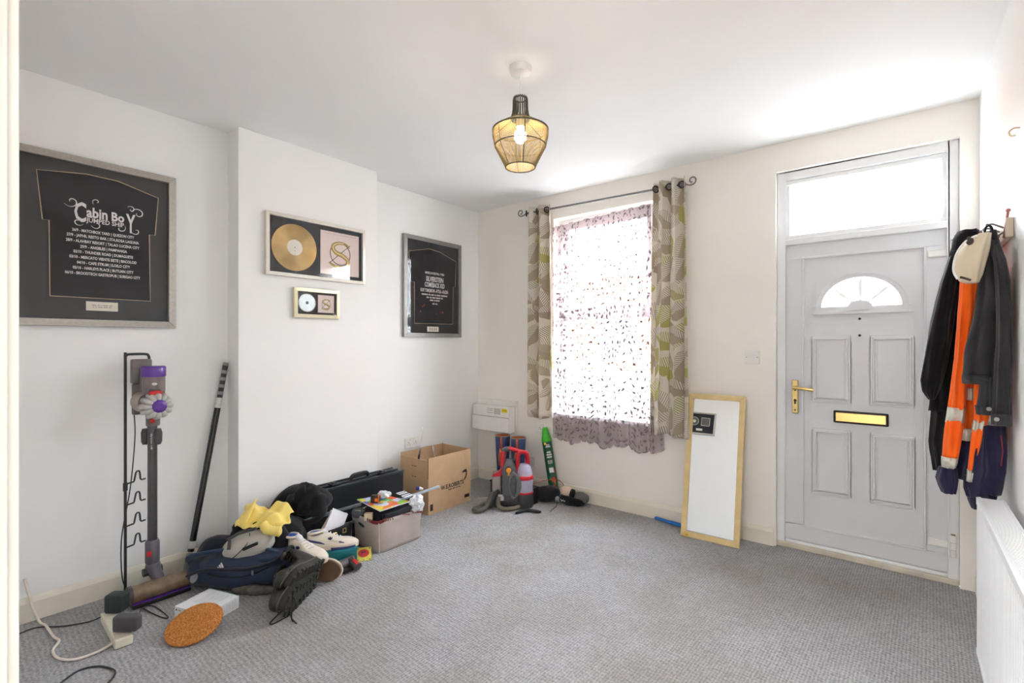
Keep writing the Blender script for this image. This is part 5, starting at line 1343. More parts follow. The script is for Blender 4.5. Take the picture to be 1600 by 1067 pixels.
tmz = thing('tape_measure', 'black and orange tape measure sitting on the activity book', 'tape measure', (0.53,-1.62,0.28))
tcx = onz(587,779,0.300)
obj('body', MB().obox(tcx, LAT, FWD, UP, 0.030, 0.018, 0.024), mat('tape_brown_black',(58,40,34),0.5), tmz, bevel=0.010, seg=3, smooth=True, auto=40)
obj('orange_grip', MB().obox(tcx+LAT*0.008-FWD*0.0185-UP*0.003, LAT, FWD, UP, 0.009, 0.001, 0.010), mat('bright_orange',(244,112,30),0.5), tmz)
obj('orange_band', MB().obox(tcx+LAT*0.022, LAT, FWD, UP, 0.004, 0.0186, 0.0244), mat('bright_orange',(244,112,30)), tmz, bevel=0.004)
obj('blade_tip', MB().obox(tcx+LAT*0.040-UP*0.020, LAT, FWD, UP, 0.012, 0.010, 0.002), mat('tape_yellow',(226,190,70),0.5), tmz)
def clear_wrap():
    t = NT('clear_film'); tr = t.n('ShaderNodeBsdfTransparent'); tr.inputs[0].default_value = (0.93,0.95,1,1)
    b = t.principled(srgb(246,248,252), 0.25, 0, t.bump(t.noise(t.coord(), 40, 3), 0.8, 0.01), 0.8, link=False)
    mx = t.n('ShaderNodeMixShader'); mx.inputs[0].default_value = 0.72
    t.l(tr.outputs[0], mx.inputs[1]); t.l(b.outputs[0], mx.inputs[2]); t.l(mx.outputs[0], t.out.inputs[0]); return t.m
M_FILM = clear_wrap()
pb1 = tag(obj('plastic_bag', MB().blob((0.69,-1.345,0.225),(0.035,0.055,0.055),rz(20),2.2,0.022,3.2,40,24,51), M_FILM, None, smooth=True, auto=25), 'crumpled clear plastic bag hanging over the far corner of the basket', 'bag')
pb2 = tag(obj('plastic_wrapper', MB().blob(onz(600,772,0.305),(0.045,0.026,0.022),FR,2.2,0.014,4,36,20,53), M_FILM, None, smooth=True, auto=25), 'small crumpled clear wrapper behind the tape measure', 'wrapper')
for k, (px, py, dd) in enumerate(((636,774,0),(628,770,1))):
    c = onz(px, py, 0.292-0.006*k)
    cdv = (LAT*0.8-FWD*0.6).normalized()
    t = thing('paper_tag', ['white card with a black strip at the right of the activity book','white folded leaflet behind the activity book in the basket'][k], 'card', c)
    obj('sheet', MB().obox(c, (c11-c10).normalized(), (c00-c10).normalized(), n9, 0.034, 0.020, 0.0012), M_PAPER, t)
    obj('dark_strip', MB().obox(c+n9*0.0015, (c11-c10).normalized(), (c00-c10).normalized(), n9, 0.030, 0.004, 0.0006), M_MOUNT2, t)
gp_ = thing('twill_hat', 'dark grey cap poking out of the near end of the felt basket', 'cap', (0.47,-1.60,0.18))
gcx = onz(560,802,0.205)
obj('crown', MB().blob(gcx+UP*0.004,(0.045,0.040,0.032),FR,2.2,0.003,1,30,16), fabric('dark_grey_twill',(84,86,92),900,0.2), gp_, smooth=True)
obj('emblem', MB().obox(gcx+LAT*0.006-FWD*0.030+UP*0.026, LAT, (FWD*0.5-UP*0.8).normalized(), (UP+FWD*-0.5).normalized(), 0.018, 0.006, 0.001), M_CARD, gp_)
yc2 = tag(obj('cream_carton', MB().obox(onz(576,807,0.208), LAT, FWD, UP, 0.024, 0.016, 0.022), mat('cream_box_card',(222,208,178),0.7), None, bevel=0.002), 'small cream carton beside the grey cap in the basket', 'box')
al = thing('aluminium_bar', 'pale aluminium bar sticking out of the basket towards the cardboard box', 'bar', (0.58,-1.2,0.25))
sa_, sb_ = onz(685,760,0.262), onz(628,780,0.262)
dd_ = (sa_-sb_).normalized()
obj('bar', MB().obox((sa_+sb_)/2, dd_, UP.cross(dd_), UP, (sa_-sb_).length/2, 0.012, 0.006), mat('pale_aluminium',(176,190,202),0.35,0.5), al, bevel=0.002)
obj('end_cap', MB().obox(sa_, dd_, UP.cross(dd_), UP, 0.004, 0.0125, 0.0065), mat('pale_cap',(200,208,214),0.4), al)
gl_ = thing('glue_bottle', 'small blue and white capped tube resting on the aluminium bar', 'tube', onz(656,763,0.27))
gc0 = onz(656,763,0.285)
obj('cap', MB().tube([gc0-LAT*0.022, gc0-LAT*0.002], 0.013, 16), mat('blue_cap',(36,72,160),0.4), gl_, smooth=True, auto=40)
obj('cap_ring', MB().tube([gc0-LAT*0.027, gc0-LAT*0.021], 0.012, 16), M_REDP, gl_, smooth=True, auto=40)
obj('body', MB().tube([gc0-LAT*0.002, gc0+LAT*0.022-UP*0.004], [0.012,0.006], 16), M_WHITE, gl_, smooth=True, auto=40)

# ------------------------------------------------------------------ cardboard box
M_KRAFT = mat('brown_kraft_board',(192,160,124),0.85,var=0.05,nscale=16)
M_KRAFTI = mat('kraft_inside',(184,146,106),0.9,var=0.05)
bx = thing('cardboard_box', 'open brown cardboard moving box under the wall socket', 'box', (0.27,-0.79,0))
X0, X9, Y0, Y9, BZ = 0.105, 0.430, -1.015, -0.560, 0.425
obj('side_panel', MB().box(X9-0.006,X9,Y0,Y9,0.0,BZ), M_KRAFT, bx)
obj('side_panel', MB().box(X0,X0+0.006,Y0,Y9,0.0,BZ+0.005), M_KRAFT, bx)
obj('end_panel', MB().box(X0+0.006,X9-0.006,Y0,Y0+0.006,0.0,BZ-0.02), M_KRAFT, bx)
obj('end_panel', MB().box(X0+0.006,X9-0.006,Y9-0.006,Y9,0.0,BZ), M_KRAFT, bx)
obj('base_panel', MB().box(X0+0.006,X9-0.006,Y0+0.006,Y9-0.006,0.0,0.008), M_KRAFTI, bx)
obj('corner_slot', MB().box(X9-0.0065,X9-0.0005,Y0-0.0012,Y0+0.002,0.27,BZ), mat('board_edge_dark',(120,84,52),0.9), bx)
M_BINK = mat('black_box_print',(38,32,28),0.7)
text('lettering', 'W.E.ROBERTS', (X9+0.0004,-0.765,0.175), EY+UP*0.0, UP, 0.25, 0.034, M_BINK, bx, 0.03)
print_line((X9+0.0003,-0.745,0.146), EY, UP, 0.13, 0.009, M_BINK, bx, (6,5,3,4))
lg2 = MB()
lg2.tube(bez([(X9+0.0006,-0.640,0.190),(X9+0.0006,-0.625,0.205),(X9+0.0006,-0.612,0.235),(X9+0.0006,-0.622,0.262)],5),[(0.0006,0.010),(0.0006,0.012),(0.0006,0.010),(0.0006,0.009)]*4,6)
g_ = obj('logo_bird', lg2.prism([(X9+0.0002,-0.665,0.250),(X9+0.0002,-0.600,0.246),(X9+0.0002,-0.612,0.272),(X9+0.0002,-0.640,0.266)],(0.0008,0,0)), M_BINK, bx)
obj('printed_mark', MB().box(X9,X9+0.0006,-0.630,-0.575,0.040,0.066), M_BINK, bx)
obj('printed_mark', MB().box(X9,X9+0.0006,-0.998,-0.970,0.028,0.076), M_BINK, bx)
for k in range(5): obj('printed_line', MB().box(0.175,0.235,Y0-0.0006,Y0,0.27-0.032*k-0.14,0.274-0.032*k-0.14), mat('brown_ink',(110,80,54),0.8), bx)
print_line((0.265,Y0-0.0004,0.348), (1,0,0), UP, 0.055, 0.008, MATS['brown_ink'], bx, (4,6))
print_line((0.265,Y0-0.0004,0.268), (1,0,0), UP, 0.05, 0.008, MATS['brown_ink'], bx, (4,4))
def brush(label, p0, p1, r):
    t = thing('paint_brush', label, 'brush', p0, 'brushes in the cardboard box')
    p0, p1 = Vector(p0), Vector(p1); d = p1-p0
    obj('handle', MB().tube([p0, p0+d*0.35, p0+d*0.55],[r*0.7,r*1.2,r*0.8],10), M_RUBBER, t, smooth=True)
    obj('ferrule', MB().tube([p0+d*0.55, p0+d*0.82],[r*0.75,r*0.5],10), mat('ferrule_steel',(200,200,200),0.3,0.8), t, smooth=True)
    obj('bristles', MB().tube([p0+d*0.82, p0+d*0.93, p1],[r*0.4,r*0.9,r*0.6],10), mat('pale_bristle',(226,226,224),0.7), t, smooth=True)
brush('long thin paint brush standing at the near corner of the cardboard box', (0.20,-0.955,0.14), onx(661,667,0.155), 0.0085)
brush('short paint brush standing inside the far side of the cardboard box', (0.16,-0.66,0.12), (0.125,-0.70,0.435), 0.009)
# ------------------------------------------------------------------ corner under the window
def welly(label, c, ang):
    t = thing('wellington_boot', label, 'boot', c, 'wellington boots')
    c = Vector(c); M3 = rz(ang)
    sh_ = MB().lathe([(0.040,0.02),(0.046,0.10),(0.050,0.20),(0.058,0.33),(0.063,0.44),(0.064,0.475)], (0,0,0), 28, cap=False)
    obj('shaft', xf(sh_, M3, c), mat('blue_grey_rubber',(62,76,122),0.45,var=0.12,nscale=12), t, smooth=True, solid=0.004)
    obj('foot', xf(MB().blob((0.075,0,0.045),(0.125,0.046,0.050),None,2.4,0,1,30,16,flat=0.012), M3, c), mat('grey_boot_rubber',(96,98,104),0.5), t, smooth=True)
    obj('sole', xf(MB().box(-0.045,0.195,-0.045,0.045,0,0.016), M3, c), M_RUBBER, t, bevel=0.006)
    obj('lining', xf(MB().lathe([(0.060,0.36),(0.0605,0.474)], (0,0,0), 28, cap=False), M3, c), mat('orange_lining',(196,104,52),0.7), t, smooth=True)
    obj('rim', xf(MB().tube([(0.064*math.cos(2*PI*k/28),0.064*math.sin(2*PI*k/28),0.475) for k in range(28)],0.004,8,closed=True), M3, c), mat('tan_rim',(176,152,128),0.6), t, smooth=True)
    obj('strap_panel', xf(MB().tube([(0.0645,0,0.47),(0.0635,0,0.42),(0.060,0,0.36)],[(0.0035,0.010)]*3,8).tube([(0.060,0,0.37),(0.057,0,0.31),(0.054,0,0.22)],[(0.0035,0.016),(0.004,0.028),(0.004,0.026)],10), M3, c), mat('orange_trim',(190,98,56),0.6), t, smooth=True)
    return t
welly('blue and orange wellington boot behind the carpet cleaner, nearer the corner', (0.435,-0.155,0), -62)
welly('blue and orange wellington boot behind the carpet cleaner, nearer the green tube', (0.605,-0.150,0), -62)

kb = thing('black_storage_box', 'low black box on the floor behind the carpet cleaner', 'box', (0.70,-0.27,0))
obj('body', MB().box(0.47,0.90,-0.362,-0.262,0.0,0.125), M_RUBBER, kb, bevel=0.008)
obj('lid', MB().box(0.465,0.905,-0.365,-0.259,0.120,0.135), M_RUBBER, kb, bevel=0.005)

cc = thing('carpet_cleaner', 'red and grey portable carpet cleaner with clear tank standing in the window corner', 'carpet cleaner', (0.75,-0.45,0))
K0 = Vector((0.760,-0.435,0))
def k(x, y, z): return K0+LAT*x-FWD*y+UP*z
M_CG = mat('cleaner_grey',(92,94,98),0.4); M_CDG = mat('cleaner_dark_grey',(58,58,62),0.45)
M_CRED = mat('cleaner_red',(204,28,44),0.32)
def tank_mat(name, tint):
    t = NT(name); tr = t.n('ShaderNodeBsdfTransparent'); tr.inputs[0].default_value = tint
    b = t.principled(tint, 0.12, 0, None, 0.7, link=False); mx = t.n('ShaderNodeMixShader'); mx.inputs[0].default_value = 0.62
    t.l(tr.outputs[0], mx.inputs[1]); t.l(b.outputs[0], mx.inputs[2]); t.l(mx.outputs[0], t.out.inputs[0]); return t.m
obj('base', MB().obox(k(-0.01,0,0.055), LAT, -FWD, UP, 0.135, 0.085, 0.055), M_CDG, cc, bevel=0.025, seg=3, smooth=True, auto=40)
obj('foot_tank', MB().lathe([(0.070,0.0),(0.074,0.01),(0.074,0.10),(0.070,0.115)], k(0.098,0.03,0), 28), M_CDG, cc, smooth=True, auto=40)
ct = obj('clean_water_tank', MB().lathe([(0.070,0.112),(0.073,0.12),(0.073,0.225),(0.071,0.24),(0.066,0.27),(0.055,0.315),(0.036,0.335),(0.01,0.338)], k(0.098,0.03,0), 28), tank_mat('lilac_clear_plastic',(0.66,0.66,0.86,1)), cc, smooth=True, auto=50)
obj('tank_band', MB().lathe([(0.072,0.218),(0.077,0.225),(0.076,0.247),(0.070,0.252)], k(0.098,0.03,0), 28), M_CRED, ct, smooth=True, auto=50)
obj('tank_ring', MB().lathe([(0.072,0.108),(0.075,0.112),(0.075,0.122),(0.072,0.125)], k(0.098,0.03,0), 28), M_CRED, ct, smooth=True, auto=50)
obj('tank_logo', MB().blob(k(0.062,0.097,0.165),(0.016,0.004,0.013),FR,2,0.004,8,16,8,3), M_RUBBER, ct)
obj('body', MB().prism([k(-0.075,0.03,0.09),k(0.035,0.03,0.09),k(0.04,0.03,0.30),k(0.005,0.03,0.375),k(-0.045,0.03,0.375),k(-0.075,0.03,0.30)], (-FWD)*0.06), M_CG, cc, bevel=0.012, seg=3, smooth=True, auto=40)
obj('rear_body', MB().prism([k(-0.10,-0.06,0.09),k(0.06,-0.06,0.09),k(0.06,-0.06,0.36),k(-0.06,-0.06,0.36)], (-FWD)*0.09), M_CDG, cc, bevel=0.012)
obj('dirty_tank', MB().obox(k(-0.118,0.0,0.175), LAT, -FWD, UP, 0.035, 0.065, 0.085), tank_mat('smoke_clear_plastic',(0.62,0.56,0.54,1)), cc, bevel=0.012)
obj('red_side', MB().prism([k(-0.150,0.02,0.255),k(-0.105,0.02,0.275),k(-0.085,0.02,0.30),k(-0.085,0.02,0.435),k(-0.055,0.02,0.435),k(-0.052,0.02,0.27),k(-0.09,0.02,0.245),k(-0.150,0.02,0.238)], (-FWD)*0.05), M_CRED, cc, bevel=0.006)
obj('carry_handle', MB().tube(bez([k(-0.055,0.02,0.40),k(-0.045,0.02,0.445),k(-0.01,0.02,0.452),k(0.06,0.02,0.432),k(0.10,0.02,0.425)],6),[0.016]*25,14), M_CRED, cc, smooth=True)
obj('handle_grip', MB().tube(bez([k(-0.07,0.03,0.30),k(-0.062,0.03,0.42),k(-0.048,0.03,0.448),k(-0.02,0.03,0.452)],6),[0.020]*19,14), M_CG, cc, smooth=True)
obj('red_yoke', MB().tube(bez([k(0.045,0.05,0.25),k(0.048,0.05,0.34),k(0.055,0.05,0.415),k(0.085,0.05,0.432),k(0.118,0.05,0.42),k(0.128,0.03,0.35),k(0.128,0.03,0.34)],6),[(0.014,0.020)]*37,12), M_CRED, cc, smooth=True)
obj('knob', MB().lathe([(0.026,0),(0.026,0.010),(0.020,0.014)], k(-0.022,0.090,0.305), 20, -FWD), M_CDG, cc, smooth=True, auto=40)
obj('orange_hook', MB().blob(k(-0.022,0.106,0.303),(0.020,0.008,0.020),FR,2.4,0,1,20,10).obox(k(-0.022,0.104,0.277),LAT,-FWD,UP,0.008,0.006,0.016), mat('orange_plastic',(232,150,40),0.4), cc, smooth=True, auto=40)
for j in range(5):
    P = []
    for i in range(25):
        a = 2*PI*i/24
        P.append(k(0.012+(0.030+0.006*j*0.6)*math.cos(a)+0.004*j, 0.100+0.006*(j % 3), 0.185+(0.105-0.005*j)*math.sin(a)))
    obj('cord_loop', MB().tube(P[:-1],0.0045,6,closed=True), mat('grey_flex',(122,124,128),0.5), cc, smooth=True)
obj('rating_label', MB().obox(k(-0.082,0.0868,0.085), LAT, -FWD, UP, 0.022, 0.0012, 0.024), mat('label_grey',(196,196,198),0.5,var=0.1,nscale=150), cc)
hp = bez([k(-0.13,0.06,0.10),k(-0.155,0.09,0.115),k(-0.175,0.12,0.07),k(-0.20,0.16,0.03),k(-0.255,0.20,0.022),k(-0.285,0.17,0.022),k(-0.24,0.12,0.022),k(-0.17,0.08,0.03)],10)
obj('hose', MB().tube(hp,[0.0175 if i % 2 else 0.0150 for i in range(len(hp))],12), mat('hose_grey',(96,92,86),0.6), cc, smooth=True)
hp2 = bez([k(-0.10,0.09,0.09),k(-0.10,0.12,0.035),k(-0.06,0.15,0.02),k(0.01,0.14,0.02),k(0.06,0.10,0.02)],10)
obj('hose', MB().tube(hp2,[0.0165 if i % 2 else 0.0142 for i in range(len(hp2))],12), mat('hose_tan',(120,112,96),0.6), cc, smooth=True)
obj('spray_wand', MB().tube(bez([k(-0.165,0.10,0.02),k(-0.155,0.11,0.06),k(-0.125,0.09,0.115),k(-0.10,0.07,0.13)],5),[0.014,0.017,0.016,0.018]*4,12), M_CDG, cc, smooth=True)

# green cardboard tube with cone cap
gt = thing('green_tube', 'tall green cardboard tube with bright green cone cap leaning below the window', 'tube', (0.93,-0.07,0))
g0, g1 = Vector((0.930,-0.062,0.004)), Vector((0.828,-0.045,0.465)); g2 = Vector((0.808,-0.042,0.570))
def tube_mat():
    t = NT('jungle_print_card'); c = t.coord()
    v = t.n('ShaderNodeTexVoronoi'); t.l(c, v.inputs['Vector']); v.inputs['Scale'].default_value = 42
    s_ = t.n('ShaderNodeSeparateColor'); t.l(v.outputs['Color'], s_.inputs[0])
    col = t.ramp(s_.outputs[0], [(0.0,srgb(18,74,54)),(0.5,srgb(22,92,66)),(0.62,srgb(40,150,110)),(0.74,srgb(24,84,60)),(0.8,srgb(222,92,40)),(0.88,srgb(26,90,66)),(0.95,srgb(220,60,50))])
    sx = t.n('ShaderNodeSeparateXYZ'); t.l(c, sx.inputs[0])
    top = t.math('GREATER_THAN', sx.outputs[2], -0.06)
    t.principled(t.mix(top, col, srgb(22,84,58)), 0.45); return t.m
obj('tube_body', MB().tube([g0,g1],0.040,28), tube_mat(), gt, smooth=True, auto=40)
obj('cone_cap', MB().tube([g1-(g1-g0).normalized()*0.012,g1,g1+(g2-g1)*0.86,g2],[0.0425,0.0425,0.023,0.018],28), mat('lime_plastic',(64,190,40),0.4), gt, smooth=True, auto=40)
tdir = (g1-g0).normalized()
tr_ = (LAT-tdir*LAT.dot(tdir)).normalized(); tn_ = tr_.cross(tdir).normalized()
if tn_.dot(FWD) > 0: tn_ = -tn_
tw = g0+tdir*0.0
for d, w, h, wd_ in ((0.432,0.030,0.010,(4,)),(0.418,0.040,0.012,(9,)),(0.372,0.034,0.015,(6,)),(0.352,0.044,0.015,(8,)),(0.332,0.042,0.015,(7,)),(0.302,0.040,0.006,(5,6)),(0.292,0.042,0.006,(4,7)),(0.282,0.036,0.006,(6,4))):
    print_line(g0+tdir*d+tn_*0.0402, tr_, tdir, w, h, M_INK, gt, wd_)
obj('yellow_badge', MB().obox(g0+tdir*0.445+tn_*0.037-tr_*0.018, tr_, tdir, tn_, 0.010, 0.010, 0.0015), mat('yellow_sticker',(236,214,30)), gt)
obj('white_picture', MB().obox(g0+tdir*0.225+tn_*0.0395, tr_, tdir, tn_, 0.018, 0.020, 0.0012), M_PAPER, gt)
obj('red_picture', MB().obox(g0+tdir*0.215+tn_*0.037+tr_*0.020, tr_, tdir, tn_, 0.006, 0.014, 0.0015), M_REDP, gt)

# black pouch, mesh bag and the bits beside it
bpch = thing('drawstring_pouch', 'black drawstring pouch on the floor between carpet cleaner and green tube', 'pouch', (0.93,-0.19,0))
PC = Vector((0.925,-0.185,0.065))
obj('body', MB().blob(PC,(0.105,0.065,0.066),FR,2.4,0.012,1.0,40,22,61,flat=0.001), fabric('black_pouch_nylon',(24,23,28),700,0.2,0.7,fold=0.04), bpch, smooth=True)
obj('toggle', MB().blob(PC+LAT*0.085-FWD*0.055-UP*0.030,(0.022,0.014,0.022),FR), mat('grey_toggle',(130,132,136),0.4), bpch, smooth=True)
obj('drawstring', MB().tube(bez([PC+LAT*0.08-FWD*0.07-UP*0.035,onz(870,790,0.004),onz(864,795,0.003),onz(860,799,0.003)],6),0.0025,6), M_RUBBER, bpch, smooth=True)
mbg = thing('mesh_bag', 'black shallow mesh bag holding a beige cloth below the window', 'bag', (1.14,-0.12,0))
MC = Vector((1.130,-0.115,0.035))
obj('body', MB().blob(MC,(0.115,0.065,0.036),rz(8),2.8,0.008,1.4,40,18,71,flat=0.001), M_BLKCOT2, mbg, smooth=True)
obj('mesh_end', MB().blob(MC+Vector((0.065,0.02,0.022)),(0.065,0.055,0.042),rz(8),2.3,0.006,1.5,30,16,73,flat=0.002), fabric('grey_mesh',(98,98,98),300,0.5,0.9), mbg, smooth=True)
obj('emblem', MB().tube(bez([MC+Vector((-0.070,-0.066,0.008)),MC+Vector((-0.058,-0.068,-0.006)),MC+Vector((-0.048,-0.068,0.006)),MC+Vector((-0.034,-0.068,-0.004)),MC+Vector((-0.026,-0.067,0.006))],4),0.0022,6), M_INK, mbg)
obj('elastic', MB().tube(bez([onz(915,790,0.003),onz(920,788,0.003),onz(922,792,0.003),onz(917,793,0.003)],5),0.0016,6), M_RUBBER, mbg)
bgc = thing('beige_pouch', 'small beige rolled cloth with a black tie on the mesh bag', 'cloth', (1.08,-0.12,0.06))
obj('roll', MB().blob((1.085,-0.125,0.098),(0.052,0.034,0.038),rz(8),2.6,0.006,2,30,18,81), fabric('beige_towel',(214,190,166),600,0.3,0.95), bgc, smooth=True)
obj('tie', MB().blob((1.140,-0.130,0.090),(0.026,0.028,0.032),rz(8),2.2,0.010,3,24,14,83), M_BLKCOT2, bgc, smooth=True)
stp = thing('black_strap', 'black padded strap lying alone on the carpet in front of the carpet cleaner', 'strap', (0.98,-0.50,0))
s0, s1_, s2_ = onz(806,802,0.008), onz(822,797,0.008), onz(845,800,0.008)
obj('padding', MB().tube(bez([s0,s1_,s2_],6),[(0.007,0.008),(0.008,0.012),(0.008,0.018),(0.008,0.022),(0.008,0.026),(0.008,0.028),(0.008,0.030),(0.008,0.031),(0.008,0.031),(0.008,0.030),(0.008,0.028),(0.007,0.024),(0.006,0.014)],12), M_BLKCOT2, stp, smooth=True)
obj('ring', MB().tube([s0+LAT*(-0.010+0.007*math.cos(2*PI*i/12))-FWD*0.007*math.sin(2*PI*i/12)-UP*0.005 for i in range(12)],0.0018,6,closed=True), MATS['steel_ring'], stp)
tag(obj('red_cable', MB().tube(bez([(0.86,-0.30,0.145),(0.90,-0.20,0.165),(0.96,-0.10,0.165),(1.01,-0.07,0.13),(1.05,-0.09,0.07)],6),0.0032,6), mat('brick_red_flex',(166,66,52),0.5), None, smooth=True), 'brick red cable arching behind the green tube', 'cable')
tag(obj('white_cable', MB().tube(bez([(0.45,-0.50,0.004),(0.50,-0.42,0.004),(0.56,-0.37,0.004),(0.60,-0.36,0.01)],5),0.0035,6), MATS['white_flex'], None, smooth=True), 'short white cable on the carpet between cardboard box and carpet cleaner', 'cable')
bt = thing('blue_scoop', 'bright blue plastic scoop handle on the floor beside the leaning mirror', 'scoop', (1.86,-0.06,0))
M_BLU = mat('bright_blue_plastic',(24,112,196),0.4)
obj('handle', MB().tube(bez([(1.79,-0.045,0.018),(1.86,-0.06,0.020),(1.95,-0.075,0.020),(2.03,-0.085,0.022)],5),[(0.010,0.016)]*4+[(0.010,0.013)]*4+[(0.012,0.018)]*8,12), M_BLU, bt, smooth=True)
obj('scoop', MB().blob((2.08,-0.09,0.025),(0.06,0.045,0.024),rz(-5),2.5,0,1,24,12,flat=0.002), M_BLU, bt, smooth=True)
fw_ = thing('toy_flower', 'tiny yellow flower stuck at the bottom of the mirror frame', 'flower', onz(1078,835,0.012))
fc_ = mp_(0.042,0.012,0.022)
for i in range(6):
    a = 2*PI*i/6
    obj('petal', MB().blob(fc_+ux*0.009*math.cos(a)+vv*0.009*math.sin(a)+nn*0.002,(0.006,0.006,0.003),None,2,0,1,12,8), mat('petal_yellow',(236,196,40),0.6), fw_, smooth=True)
obj('centre', MB().blob(fc_+nn*0.004,(0.005,0.005,0.004),None,2,0,1,12,8), mat('petal_centre',(190,150,30),0.7), fw_, smooth=True)

# ------------------------------------------------------------------ coat rack and coats
cr = thing('coat_rack', 'cream wooden peg rack with wire hooks on the right wall, carrying the coats', 'coat rack', (3.49,-0.85,1.70))
obj('board', MB().box(3.478,3.499,-1.00,-0.70,1.665,1.735), mat('cream_wood',(222,208,188),0.6), cr, bevel=0.003)
for y in (-0.96,-0.87,-0.76):
    obj('wire_hook', MB().tube(bez([(3.478,y,1.690),(3.450,y,1.672),(3.425,y,1.680),(3.418,y,1.705)],5),0.0034,8), mat('hook_wire',(120,112,104),0.35,0.8), cr, smooth=True)
    obj('wire_hook', MB().tube(bez([(3.478,y,1.706),(3.462,y,1.716),(3.448,y,1.724),(3.436,y,1.722)],5),0.0034,8), MATS['hook_wire'], cr, smooth=True)
    obj('hook_tip', MB().blob((3.436,y,1.722),(0.006,0.006,0.006)), MATS['hook_wire'], cr, smooth=True)
obj('red_hook', MB().tube([(3.476,-0.98,1.665),(3.485,-1.0,1.76)],0.004,8).blob((3.485,-1.0,1.76),(0.007,0.007,0.007)), mat('dusty_pink_metal',(190,130,124),0.4,0.4), cr, smooth=True)

M_FLEECE = fabric('black_wool',(22,22,27),450,0.3,1.0,fold=0.03)
bc = thing('black_coat', 'long black wool coat at the back of the rack, nearest the front door', 'coat', (3.34,-0.72,1.0))
obj('body', drape([(366,1494,1530),(392,1486,1536),(430,1476,1536),(480,1464,1532),(540,1459,1530),(600,1456,1528),(643,1452,1520)],-0.71,0.050,1), M_FLEECE, bc, smooth=True)
obj('sleeve', drape([(400,1484,1506),(440,1470,1500),(500,1455,1490),(560,1444,1482),(595,1438,1474),(612,1441,1466),(624,1450,1460)],-0.79,0.045,4,fold=0.006), M_FLEECE, bc, smooth=True)
obj('collar', drape([(361,1497,1528),(372,1490,1532),(390,1488,1530)],-0.75,0.055,2,fold=0.008), fabric('black_fleece_collar',(30,30,38),200,0.6,1.0), bc, smooth=True)
dj = thing('dark_trousers', 'dark grey work trousers hanging below the black coat', 'trousers', (3.34,-0.70,0.7))
obj('leg', drape([(600,1458,1500),(650,1456,1500),(690,1452,1490),(720,1456,1484),(735,1459,1476)],-0.66,0.040,6), fabric('charcoal_cloth',(34,33,35),600,0.25,0.95,fold=0.03), dj, smooth=True)
obj('waistband', drape([(560,1470,1512),(585,1464,1508),(602,1458,1502)],-0.66,0.034,8), MATS['charcoal_cloth'], dj, smooth=True)

M_ORANGE = fabric('hi_vis_orange',(255,106,20),500,0.2,0.8,var=0.04,fold=0.03)
M_TAPE = mat('reflective_tape',(206,204,192),0.3,0.25,var=0.12,nscale=14)
M_NAVYC = fabric('navy_workwear',(40,38,66),600,0.25,0.95,fold=0.05)
hv = thing('hi_vis_jacket', 'bright orange hi-vis work jacket with silver tape and navy hem', 'jacket', (3.40,-0.86,1.0))
obj('body', drape([(380,1508,1548),(430,1502,1548),(500,1497,1545),(600,1496,1555),(660,1494,1568),(690,1494,1572)],-0.83,0.050,12), M_ORANGE, hv, smooth=True)
sl_ = obj('sleeve', drape([(430,1502,1530),(500,1497,1522),(560,1492,1512),(620,1484,1509),(670,1477,1504),(715,1473,1496)],-0.93,0.036,14,fold=0.006), M_ORANGE, hv, smooth=True)
obj('tape_band', drape([(636,1481.5,1508),(650,1479.5,1507),(660,1478,1505.5)],-0.93,0.040,14,fold=0.006), M_TAPE, sl_, smooth=True)
obj('tape_band', drape([(714,1472,1496.5),(722,1472,1495),(732,1473,1491)],-0.93,0.039,14,fold=0.006), M_TAPE, sl_, smooth=True)
obj('cuff', drape([(730,1468,1494),(748,1463,1496),(760,1467,1494),(770,1472,1492)],-0.93,0.034,15,fold=0.006), M_NAVYC, sl_, smooth=True)
sl2 = obj('sleeve', drape([(590,1522,1546),(650,1521,1545),(690,1517,1534),(735,1512,1522)],-0.96,0.026,17,fold=0.004), M_ORANGE, hv, smooth=True)
obj('tape_band', drape([(656,1520.5,1541),(676,1518,1536)],-0.96,0.031,17,fold=0.004), M_TAPE, sl2, smooth=True)
obj('tape_band', drape([(734,1511,1522),(752,1510,1519)],-0.96,0.026,17,fold=0.004), M_TAPE, sl2, smooth=True)
obj('tape_band', drape([(606,1511,1524),(625,1511,1524)],-0.905,0.026,19,fold=0.003), M_TAPE, hv, smooth=True)
obj('tape_band', drape([(670,1498,1530),(688,1498,1530)],-0.875,0.034,20,fold=0.006), M_TAPE, hv, smooth=True)
obj('tape_panel', drape([(648,1528,1566),(670,1526,1570)],-0.935,0.020,21,fold=0.003), M_TAPE, hv, smooth=True)
obj('hem', drape([(686,1496,1540),(720,1494,1520),(748,1490,1512)],-0.80,0.040,22), M_NAVYC, hv, smooth=True)
np_ = thing('navy_overalls', 'navy work overalls hanging lowest beneath the orange jacket above the radiator', 'overalls', (3.42,-0.90,0.6))
obj('body', drape([(665,1526,1571),(700,1524,1572),(735,1520,1571),(752,1514,1568),(770,1512,1564)],-0.955,0.042,24,fold=0.012), M_NAVYC, np_, smooth=True)
obj('leg', drape([(745,1508,1548),(765,1508,1556),(778,1512,1554)],-0.93,0.040,26), M_NAVYC, np_, smooth=True)
obj('leg', drape([(768,1512,1546),(782,1513,1530),(794,1518,1527)],-0.90,0.034,27,fold=0.006), M_NAVYC, np_, smooth=True)
obj('red_piping', MB().tube([ony(1564,680,-1.0),ony(1567,705,-1.0),ony(1564,728,-1.0)],0.0016,6), mat('red_piping',(150,48,60),0.7), np_)

